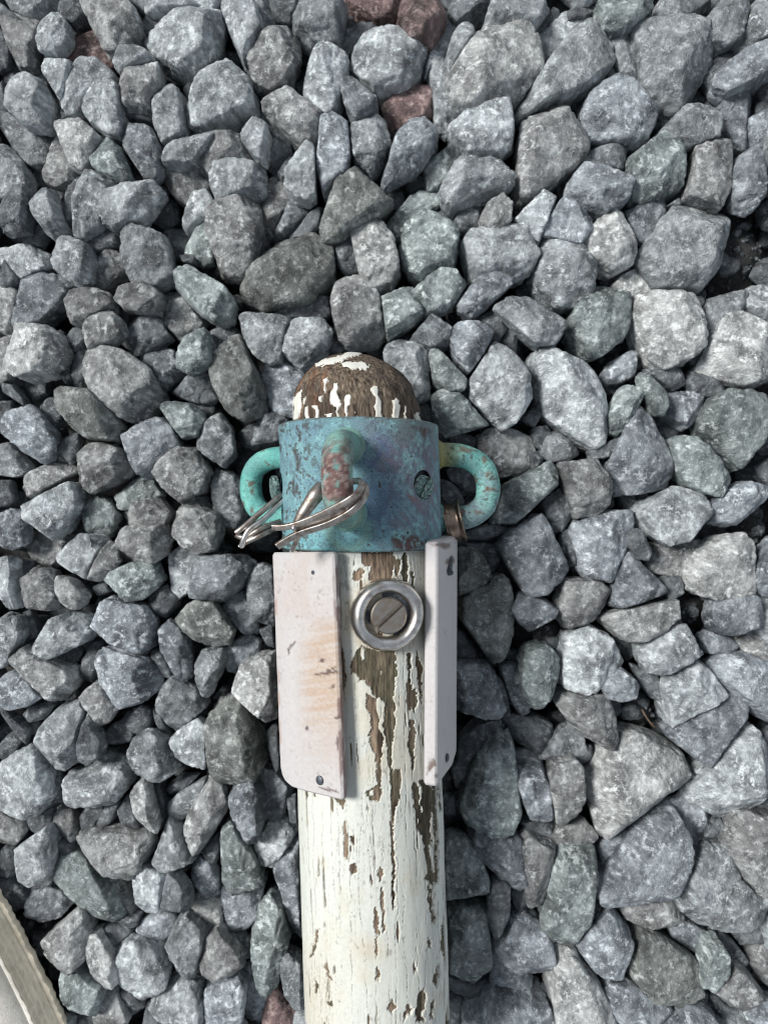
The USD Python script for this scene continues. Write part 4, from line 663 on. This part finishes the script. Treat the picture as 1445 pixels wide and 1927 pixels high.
# ring handles on the collar
def handle(ang, reach, yc, half, rad, lean=0.0, seed=0, **kw):
    """A D of round bar standing off the collar at angle ang, with weld flanges at its two feet."""
    n = np.array([math.sin(ang), 0, math.cos(ang)]); o = np.array([axis_x(yc), yc, 0.0])
    a = np.linspace(0, np.pi, 44); path = [o + n * (RC - .005) + A_DIR * half, ]
    stub = RC + .006
    for t in a: path.append(o + n * (stub + (reach - stub) * math.sin(t) ** .9) + A_DIR * half * (np.sign(math.cos(t)) * abs(math.cos(t)) ** .8))
    path.append(o + n * (RC - .005) - A_DIR * half)
    path = spline(np.array(path)[[0, *range(1, 45, 3), -1]], 110)
    sp = np.linspace(0, 1, 110); m = tube(path, rad * (1 + .30 * smooth(.085, .045, sp) + .30 * smooth(.915, .955, sp)), 36); P = np.array(m.vertices)
    P = P + (fbm(P * 220, 3, 90 + seed)[:, None] - .5) * .0012 * unit(n)
    s = np.concatenate([np.repeat(np.linspace(0, 1, 110), 36), [0, 1]])
    c1, c2, c3 = fbm(P * 70 + seed, 4, 91), fbm(P * 200 + seed, 4, 92), fbm(P * 600 + seed, 4, 93)
    col = np.full((len(P), 3), 1.0) * C(92, 150, 146)
    col = mixc(mixc(col, C(140, 200, 188), smooth(.46, .62, c1) * .65), C(62, 96, 96), smooth(.46, .36, c3) * .6); col = mixc(col, C(110, 128, 134), smooth(.52, .66, fbm(P * 90 + 7 + seed, 3, 94)) * .6)
    return path, m, P, s, col, c1, c2, c3, n
def finish_handle(m, P, col, **kw):
    return obj("loop_handle", (P, m.faces), M_COPPER, collar, smooth=True, col=col, **kw)
# right
path, m, P, s, col, c1, c2, c3, n = handle(1.66, .0842, .0165, .0212, .0079, seed=1)
out = (P - (np.array([axis_x(.0165), 0, 0]))) @ n
col = mixc(col, C(146, 132, 72), smooth(.24, .06, s) * .85); col = mixc(col, C(120, 120, 132), smooth(.55, .7, s) * smooth(1, .8, s) * .6)
col = mixc(col, C(60, 50, 42), smooth(.64, .68, c3) * .8); col = mixc(col, C(100, 62, 44), smooth(.60, .66, c2) * smooth(.05, .2, s) * .7)
finish_handle(m, P, col, label="right loop handle, mint green with a yellow-stained foot")
# left
path, m, P, s, col, c1, c2, c3, n = handle(-1.93, .0815, .0165, .0205, .0074, seed=2)
col = mixc(col, C(88, 164, 154), .5 * np.ones(len(P))); col = mixc(col, C(92, 70, 58), smooth(.63, .67, c2) * .85); col = mixc(col, C(66, 78, 76), smooth(.66, .7, c3) * .7)
finish_handle(m, P, col, label="left loop handle, bright turquoise with brown flecks")
# front
path, m, P, s, col, c1, c2, c3, n = handle(-.125, .0825, .0190, .0198, .0087, seed=3)
mid = np.exp(-((s - .50) / .15) ** 2)
col = mixc(col, C(112, 142, 132), .4 * np.ones(len(P))); col = mixc(col, C(98, 58, 54), np.clip(mid * smooth(.46, .60, c2 + .06) * 1.15, 0, .9)); col = mixc(col, C(156, 138, 132), mid * smooth(.52, .62, c3) * .8)
col = mixc(col, C(70, 52, 46), smooth(.57, .63, fbm(P * 150 + 31, 3, 99)) * (.3 + .65 * mid)); col = mixc(col, C(122, 150, 136), smooth(.16, .03, s) * .5); col = mixc(col, C(150, 140, 96), np.exp(-((s - .88) / .05) ** 2) * .4)
finish_handle(m, P, col, label="front loop handle, worn to red-brown copper on its crest")
FRONT_N = n

# collar screws seen in their holes, tilted
def screw_head(R_, H_, slot, depth, n=40):
    """Round cheese head with a straight slot cut across it."""
    import manifold3d as mf
    b = mf.Manifold.revolve(mf.CrossSection([[(0, 0), (R_ * .985, 0), (R_, H_ * .15), (R_, H_ * .80), (R_ * .93, H_), (0, H_)]]), n)
    c = mf.Manifold.cube([R_ * 2.4, slot, depth], True).translate([0, 0, H_ - depth / 2 + .00005])
    mm = (b - c).to_mesh(); return trimesh.Trimesh(mm.vert_properties[:, :3], mm.tri_verts, process=False)
for (a, y, r, side), tilt in zip(SCREWS, (unit([.55, -.25, .8]), unit([-.95, -.1, .35]))):
    base = on_post(np.array(a), np.array(y), np.array(RC)) - unit([math.sin(a), 0, math.cos(a)]) * (.0035 if side == "right" else -.0030)
    sm = screw_head(.0078, .0035, .0012, .0012)
    sm = trimesh.Trimesh(*trimesh.remesh.subdivide_to_size(sm.vertices, sm.faces, .0012), process=False)
    sm = moved(sm, frame(base + np.array([.0008, -.0014, 0]), tilt, (.35, 1, -.2)))
    P = np.array(sm.vertices); cc = mixc(np.full((len(P), 3), 1.0) * C(66, 92, 92), C(120, 140, 134), smooth(.5, .62, fbm(P * 900, 3, 95))); cc = mixc(cc, C(40, 42, 40), smooth(.55, .68, fbm(P * 500, 3, 96)))
    obj("collar_screw", (P, sm.faces), M_GREEN_SCREW, fig, smooth=False, col=cc, label="greened slotted screw tilted in its hole" if side == "right" else "tilted corroded screw at the collar's left edge")
# the collar's dark inside behind the holes is the wood of the head and post
fill = trimesh.creation.cylinder(radius=.0463, height=.05, sections=96); fill = moved(fill, frame((axis_x(.016), .016, 0), A_DIR))
obj("inner_sleeve", fill, usdkit.material(stage, "/World/Looks/dark_wood", {"n": noise_node(200), "r": ("rgb_ramp", {"ramp": [(.3, (.02, .017, .014)), (.7, (.06, .05, .04))]}), "p": ("principled_bsdf", {"roughness": .9})}, [("n.fac", "r.fac"), ("r.color", "p.base_color")], surface="p.BSDF"), fig)

# eye: domed nickel ring with a slotted screw
ed = unit([math.sin(.20), -.02, math.cos(.20)]); eo = np.array([axis_x(-.061) + .0145, -.0605, .0447])
pr = [(.0130, -.003)] + [(.01745 - .0043 * math.cos(t), .0016 + .0060 * math.sin(t)) for t in np.linspace(0, np.pi, 26)] + [(.0217, -.003)]
pr = np.array(pr)
eye = revolve(pr, 128); E = np.array(eye.vertices); E += (fbm(E * 160, 2, 97)[:, None] - .5) * [.0006, .0006, .0005]
E[:, 0] *= 1.0 + .018 * np.sin(np.arctan2(E[:, 1], E[:, 0]) * 2)
obj("eye_ring", moved(trimesh.Trimesh(E, eye.faces[:, ::-1], process=False), frame(eo, ed)), M_EYE, fig, smooth=True, label="thick shiny domed metal ring used as the eye")
obj("eye_seat", moved(trimesh.creation.cylinder(radius=.0132, height=.002, sections=64), frame(eo - ed * .0012, ed)), M_NAIL, fig)
obj("eye_screw", moved(screw_head(.0108, .0050, .0030, .0038, 96), frame(eo + ed * .0006 + np.array([.0002, -.0004, 0]), ed, (1, .86, 0))), M_SCREW, fig, smooth=25, label="flat slotted screw head in the middle of the eye ring")

# slats at the sides like arms
def slat_mesh(outline, t, bevel=.0012):
    import shapely.geometry as sg, manifold3d as mf
    o = sg.Polygon(outline).buffer(-.0025).buffer(.0025, quad_segs=6)
    pts = lambda g: [tuple(p) for p in np.array(sg.polygon.orient(g, 1.0).exterior.coords)[:-1]]
    a = mf.Manifold.extrude(mf.CrossSection([pts(o.buffer(-bevel))]), t); b = mf.Manifold.extrude(mf.CrossSection([pts(o)]), t - 2 * bevel).translate([0, 0, bevel])
    m = mf.Manifold.batch_hull([a, b]) if hasattr(mf.Manifold, "batch_hull") else (a + b)
    m = m.refine_to_length(.0012).to_mesh()
    return trimesh.Trimesh(m.vert_properties[:, :3], m.tri_verts, process=False)
def place_slat(ang, rout, off, tilt_y, outline, t):
    n = np.array([math.sin(ang), 0, math.cos(ang)]); x = np.array([math.cos(ang), 0, -math.sin(ang)])
    ydir = unit([SL + tilt_y, 1, 0]); M = np.eye(4)
    M[:3, 0], M[:3, 1], M[:3, 2] = unit(x - ydir * (x @ ydir)), ydir, unit(np.cross(x, ydir)); M[:3, 2] *= np.sign(M[:3, 2] @ n)
    M[:3, 3] = np.array([axis_x(-.024), -.024, 0]) + n * (rout - t) + x * off
    return M
def slat_cols(P, L):
    col = np.full((len(P), 3), 1.0) * C(172, 169, 168)
    return col
# left slat
tl = .0048; ol = [(-.0292, -.0005), (.0262, .0004), (.0268, -.1436), (.004, -.1446), (-.008, -.1450), (-.0170, -.1446), (-.0230, -.1428), (-.0266, -.1395), (-.0284, -.1345)]
Ml = place_slat(-.70, .0532, -.0014, -.003, ol, tl); m = slat_mesh(ol, tl); m.vertices += m.vertex_normals * ((fbm(m.vertices * 60, 3, 101)[:, None] - .5) * .0006)
m.vertices[:, 2] -= 2.2 * np.maximum(0, -m.vertices[:, 0] - .014) ** 2 * 4
Lp = np.array(m.vertices); W = moved(m, Ml); px = pixel(np.array(W.vertices))
col = slat_cols(Lp, .147); u_, v_ = px[:, 0], px[:, 1]
st = .6 * fbm(np.stack([Lp[:, 0] * 40, Lp[:, 1] * 950 - 190 * Lp[:, 0], 0 * u_], -1), 3, 102) + .4 * fbm(Lp * [45, 75, 45], 3, 108)
zone = np.exp(-((v_ - 1275) / 110) ** 2) * smooth(545, 605, u_)
col = mixc(col, C(150, 118, 88), np.clip(zone * (.25 + smooth(.40, .64, st)) * .75, 0, .6)); col = mixc(col, C(176, 158, 138), zone * .35)
col = mixc(col, C(168, 154, 146), smooth(.5, .7, fbm(Lp * [50, 35, 50], 3, 103)) * .5)
ln = np.abs(fbm(np.stack([Lp[:, 0] * 60, Lp[:, 1] * 420 - 60 * Lp[:, 0], 0 * u_], -1), 3, 109) - .5); col = mixc(col, C(120, 104, 92), smooth(.012, .002, ln) * smooth(.50, .62, fbm(Lp * 70 + 3, 3, 110)) * .55)
edge = smooth(.0243, .0262, Lp[:, 0]); col = mixc(col, C(104, 80, 76), edge * smooth(.48, .60, fbm(Lp * [200, 90, 200], 4, 104)) * .8)
col = mixc(col, C(150, 120, 104), smooth(-.0242, -.0256, Lp[:, 0]) * smooth(.5, .62, fbm(Lp * [120, 60, 120], 3, 105)) * .6)
scr = smooth(-1.2, .6, sdf_polys(px + (fbm(Lp * 500, 3, 106)[:, None] - .5) * 6, read_polys("597,1243 606,1240 614,1243 606,1246;592,1268 610,1266 634,1262 636,1266 612,1270 594,1271;612,1262 632,1254 634,1257 616,1265;620,1296 626,1288 630,1290 624,1296;628,1350 638,1346 640,1352 632,1354;574,1370 580,1366 582,1374 576,1376;548,1213 556,1206 558,1207 550,1216;541,1222 548,1212 549,1214 542,1232;633,1400 636,1380 637,1420;600,1482 622,1486 638,1492 618,1489", 0, 0, 1)))
col = mixc(col, C(70, 50, 48), scr * .85); col = mixc(col, C(120, 108, 112), smooth(.70, .78, fbm(Lp * [260, 260, 260], 3, 107)) * .4)
sl_left = obj("side_slat", (np.array(W.vertices), m.faces), M_SLAT, fig, smooth=True, col=col, label="left slat, pinkish white and stained brown by rubbing")
# right slat
tr_ = .0082; orr = [(-.0250, .0), (.0255, .0035), (.0258, -.140), (.014, -.1462), (-.0250, -.1470)]
Mr = place_slat(1.24, .0570, 0.0012, .037, orr, tr_); Mr[:3, 3] += np.array([0, .006, 0])
m = slat_mesh(orr, tr_); Lp = np.array(m.vertices); W = moved(m, Mr); px = pixel(np.array(W.vertices)); u_, v_ = px[:, 0], px[:, 1]
col = slat_cols(Lp, .147); col = mixc(col, C(176, 172, 174), smooth(.5, .7, fbm(Lp * [60, 30, 60], 3, 111)) * .5)
ln = np.abs(fbm(np.stack([Lp[:, 0] * 120, Lp[:, 1] * 60, Lp[:, 2] * 100], -1), 4, 114) - .5); col = mixc(col, C(126, 116, 108), smooth(.012, .002, ln) * smooth(.50, .62, fbm(Lp * 60 + 3, 3, 115)) * .5)
chip = smooth(-2, 2, sdf_polys(px + (fbm(Lp * 500, 3, 112)[:, None] - .5) * 8, read_polys("806,1026 830,1022 850,1022 846,1031 836,1034 826,1028;803,1460 806,1440 816,1424 820,1440 812,1448;820,1455 826,1462 818,1464;838,1055 852,1046 857,1056 848,1064 838,1062", 0, 0, 1)))
col = mixc(col, C(84, 64, 52), chip * .85); col = mixc(col, C(150, 140, 140), smooth(.68, .76, fbm(Lp * [220, 160, 220], 3, 113)) * .4)
sl_right = obj("side_slat", (np.array(W.vertices), m.faces), M_SLAT, fig, smooth=True, col=col, label="right slat turned edge-on, clean greyish white with chipped ends")
# nails and the nail hole
def surf(M, x, y, t): return (M @ np.array([x, y, t, 1]))[:3]
def local_of(M, u, v, t):
    best = None                                                     # the slat point under a photo pixel
    g = np.stack(np.meshgrid(np.linspace(-.026, .026, 53), np.linspace(-.147, .004, 152), indexing="ij"), -1).reshape(-1, 2)
    p = np.column_stack([g, np.full(len(g), t), np.ones(len(g))]) @ M.T
    k = np.argmin(np.hypot(*(pixel(p[:, :3]) - [u, v]).T)); return g[k]
nail_prof = [(0, .0009), (.0018, .0009), (.0027, .0004), (.0028, 0), (.0019, -.0006), (.0018, -.012)]
def add_nail(sl, M, u, v, t, d=None, out=.0006):
    x, y = local_of(M, u, v, t); p = surf(M, x, y, t); n = M[:3, 2] if d is None else unit(d)
    obj("nail", moved(revolve(nail_prof, 20), frame(p + n * out, n)), M_NAIL, sl, smooth=40)
add_nail(sl_left, Ml, 602, 1467, tl); add_nail(sl_right, Mr, 840, 1427, tr_)
hx, hy = local_of(Ml, 590, 1077, tl); hp = surf(Ml, hx, hy, tl)
obj("nail_hole", moved(trimesh.creation.cylinder(radius=.0013, height=.0004, sections=20), frame(hp, Ml[:3, 2])), M_NAIL, sl_left)
add_nail(sl_right, Mr, 847, 1056, tr_, d=Mr[:3, 2] * .35 + np.array([-.45, -.70, .55]), out=.0095)
# ---------------------------------------------------------------- bent metal clips hooked on the handles
def strip(points, a, b, up, n=40): return tube(spline(points, n), 1.0, 20, True, flat=(a, b), up=up)
def channel(points, a, b, up, rim=.0008, n=44):
    """A strip bent along points with raised rims along both of its edges, one piece."""
    P = spline(points, n); T = np.gradient(P, axis=0); T /= np.linalg.norm(T, axis=1, keepdims=True)
    u = np.asarray(up, float); U = []
    for t in T: u = u - t * (u @ t); u = u / np.linalg.norm(u); U.append(u)
    U = np.array(U); W = np.cross(T, U); W *= np.sign(W[:, 2:3].mean())
    return trimesh.util.concatenate([tube(P, 1.0, 20, True, flat=(a, b), up=up)] + [tube(P + s * U * a + W * rim * .8, rim, 10, True) for s in (-1, 1)])
# split pins of half-round wire: an eye round the handle, two legs splayed
def wire(points, r, n=44, taper=None): return tube(spline(points, n), np.interp(np.linspace(0, 1, n), *(taper or ([0, 1], [r, r]))), 16, True)
k = thing("split_pin", "tarnished split pin hooked round the front loop handle, its ends splayed to the left", "split pin")
obj("pin_leg", tube(spline([at(513, 992, .076), at(534, 992, .078), at(566, 984, .081), at(604, 968, .086), at(640, 950, .092), at(668, 932, .094), at(681, 914, .088), at(677, 905, .078), at(655, 908, .066)], 50), 1.0, 18, True, flat=(.0017, .0013), up=(.3, .8, .4)), M_CLIP, k, smooth=50)
obj("pin_leg", tube(spline([at(522, 1028, .072), at(540, 1016, .074), at(566, 1003, .078), at(606, 990, .083), at(644, 973, .088), at(672, 953, .090), at(687, 930, .086), at(686, 912, .078), at(672, 906, .070)], 50), 1.0, 18, True, flat=(.0020, .0013), up=(.3, .8, .4)), M_CLIP, k, smooth=50)
obj("pin_web", strip([at(552, 997, .0775), at(584, 986, .0800), at(622, 972, .0850), at(652, 957, .0890), at(676, 938, .0885), at(684, 920, .082)], .0026, .0005, (.3, .8, .4), 34), M_CLIP, k, smooth=35)
obj("pin_tip", moved(trimesh.creation.icosphere(3, .0015), frame(at(553, 994, .0805), (0, 0, 1))), M_EYE, k, smooth=True)
k = thing("split_pin", "fat shiny split pin standing behind the front loop handle and pointing down left", "split pin")
obj("pin_leg", wire([at(556, 994, .068), at(566, 974, .070), at(580, 952, .071), at(594, 932, .071), at(604, 918, .068)], .004, 30, ([0, .35, .8, 1], [.0024, .0035, .0045, .0042])), M_CLIP, k, smooth=45)
obj("pin_leg", wire([at(549, 1037, .063), at(556, 1022, .065), at(564, 1004, .067), at(572, 990, .067)], .0015, 16), M_CLIP, k, smooth=45)
k = thing("split_pin", "open split pin hanging from the left loop handle, one tip bent downwards", "split pin")
for du, dv in ((-3.6, -4.6), (3.6, 4.6)):
    obj("pin_leg", wire([at(534 + du, 934 + dv, .014), at(513 + du, 953 + dv, .020), at(482 + du, 979 + dv, .025), at(457 + du * .8, 999 + dv * .8, .028), at(446 + du * .5, 1005 + dv * .5, .028)] if du < 0 else
        [at(534 + du, 934 + dv, .014), at(513 + du, 953 + dv, .020), at(484 + du, 979 + dv, .026), at(468, 998, .028), at(460, 1012, .028), at(455, 1028, .026)], .0018), M_CLIP if du < 0 else M_EYE, k, smooth=45)
for du, dv in ((-1.5, -5), (1.5, 5)):
    obj("pin_leg", wire([at(530 + du, 986 + dv, .006), at(507 + du, 994 + dv, .010), at(482 + du, 1006 + dv, .013), at(466 + du, 1014 + dv * .8, .012), at(451 if du > 0 else 444, 1030 if du > 0 else 1006, .011)], .0017), M_CLIP, k, smooth=45)
# right ferrule
k = thing("metal_ferrule", "bronze-coloured flanged metal ring threaded on the right loop handle", "ring")
fo = at(853, 982, -.006); fd = unit([1, .24, .10])
fp = [(.0118, -.0052), (.0128, -.0054), (.0126, -.004), (.0122, .001), (.0124, .0034), (.0138, .0046), (.0140, .0052), (.0118, .0050), (.0116, 0), (.0118, -.0052)]
M_BRONZE = metal("bronze_ferrule", (.30, .23, .18), (.14, .10, .075), (.25, .45), 240)
ff = revolve(spline([(a, 0, b) for a, b in fp], 40)[:, [0, 2]], 64)
obj("ferrule_band", moved(trimesh.Trimesh(ff.vertices, ff.faces[:, ::-1], process=False), frame(fo, fd)), M_BRONZE, k, smooth=40)
obj("ferrule_lip", moved(trimesh.creation.torus(.0137, .0007, 64, 12), frame(fo + fd * .0054, fd)), M_BRONZE, k, smooth=True)

# ---------------------------------------------------------------- canvas shoe at the lower left
shoe = thing("canvas_shoe", "beige canvas shoe with ridged pale rubber edge at the lower left corner", "shoe")
def canvas(name, base, dark, scale, bump, wave=None):
    return usdkit.material(stage, f"/World/Looks/{name}", {"geo": ("geometry", {}), "map": ("mapping", {"scale": wave or (1, 1, 1), "rotation": (0, 0, -.40)}), "n": noise_node(scale, 4, .65), "n2": noise_node(60, 3, .6),
        "r": ("rgb_ramp", {"ramp": [(.3, dark), (.7, base)]}), "r2": ("rgb_ramp", {"ramp": [(.35, (.78, .77, .75)), (.65, (1, 1, 1))]}), "m": ("mix_color", {"blend_type": "multiply", "fac": 1.0}),
        "b": ("bump", {"strength": bump, "distance": .0008}), "p": ("principled_bsdf", {"roughness": .85, "sheen_weight": .1})},
        [("geo.position", "map.vector"), ("map.vector", "n.vector"), ("geo.position", "n2.vector"), ("n.fac", "r.fac"), ("n2.fac", "r2.fac"), ("r.color", "m.a"), ("r2.color", "m.b"), ("m.result", "p.base_color"), ("n.fac", "b.height"), ("b.normal", "p.normal")], surface="p.BSDF")
M_RUB = canvas("pale_rubber", C(244, 233, 210), C(214, 203, 180), 420, .8, (1, .3, 1)); M_CANV = canvas("beige_canvas", C(226, 222, 212), C(196, 192, 182), 900, .5)
SD = unit([.42, -1.0, 0]); SX = np.array([-SD[1], SD[0], 0]); SC = np.array([-.26, -.36, -.018])
def outline(n=320):
    t = np.linspace(0, 2 * np.pi, n, endpoint=False); c, s = np.cos(t), np.sin(t)
    a = np.sign(c) * abs(c) ** .97 * .050; b = np.sign(s) * abs(s) ** .85 * .145
    a = a * (1 - .10 * np.sin(b / .145 * 2.2 + .3)); return a, b, t
_a, _b, _ = outline(); _P = SC + _a[:, None] * SX - _b[:, None] * SD; _q = pixel(_P)
_k = np.argmax(_q @ unit([237, -125])[:2] if False else (_q[:, 0] * 237 - _q[:, 1] * 125) + 0 * _q[:, 0])   # the side that shows
SC = SC + at(13, 1812, -.018) - _P[_k]
def ring_layers(layers, ridged=None, cap=True):
    a, b, t = outline(); V = []
    for off, z, rg in layers:
        k = 1 + off / .050; kb = 1 + off / .145; w = rg * (.0011 * (np.sin(t * 150 + 8 * np.sin(t * 7)) > 0) * .6 + .0003 * np.sin(t * 53))
        x, y = a * k + np.cos(t) * w, b * kb + np.sin(t) * w
        V.append(SC + x[:, None] * SX - y[:, None] * SD + np.array([0, 0, 1]) * (-.030 + (z + .030) * .55 + .0 * x)[:, None])
    V = np.vstack(V); n = len(a); F = grid_faces(len(layers), n, True); F = np.vstack([F[:, [0, 1, 2]], F[:, [0, 2, 3]]])
    if cap:
        V = np.vstack([V, V[-n:].mean(0), V[:n].mean(0)]); k = np.arange(n); L = (len(layers) - 1) * n
        F = np.vstack([F, np.stack([L + k, L + (k + 1) % n, np.full(n, len(V) - 2)], 1), np.stack([(k + 1) % n, k, np.full(n, len(V) - 1)], 1)])
    return trimesh.Trimesh(V, F, process=False)
obj("outsole", ring_layers([(-.003, -.030, 0), (0, -.029, 1.2), (.0014, -.022, 1.3), (.0012, -.016, 1.3), (-.001, -.014, .3), (-.003, -.0135, 0)]), M_RUB, shoe, smooth=30, label="ridged rubber outsole edge")
fx = [(-.0012 - .0080 * q + .0004 * math.sin(q * 22), -.014 + .023 * q ** .75 + .0003 * math.cos(q * 26), .12) for q in np.linspace(0, 1, 26)]
obj("foxing_band", ring_layers(fx + [(-.0098, .0090, 0), (-.0106, .005, 0)]), M_RUB, shoe, smooth=40, label="rubber band round the shoe")
obj("toe_upper", ring_layers([(-.0094, .004, 0), (-.0098, .0100, 0), (-.0120, .0165, 0), (-.017, .025, 0), (-.024, .032, 0), (-.033, .037, 0), (-.043, .040, 0)]), M_CANV, shoe, smooth=50, label="beige canvas upper")
obj("welt_cord", ring_layers([(-.0090, .0094, .7), (-.0080, .0110, .9), (-.0093, .0124, .7), (-.0106, .0114, .4)], cap=False), M_CANV, shoe, smooth=50)
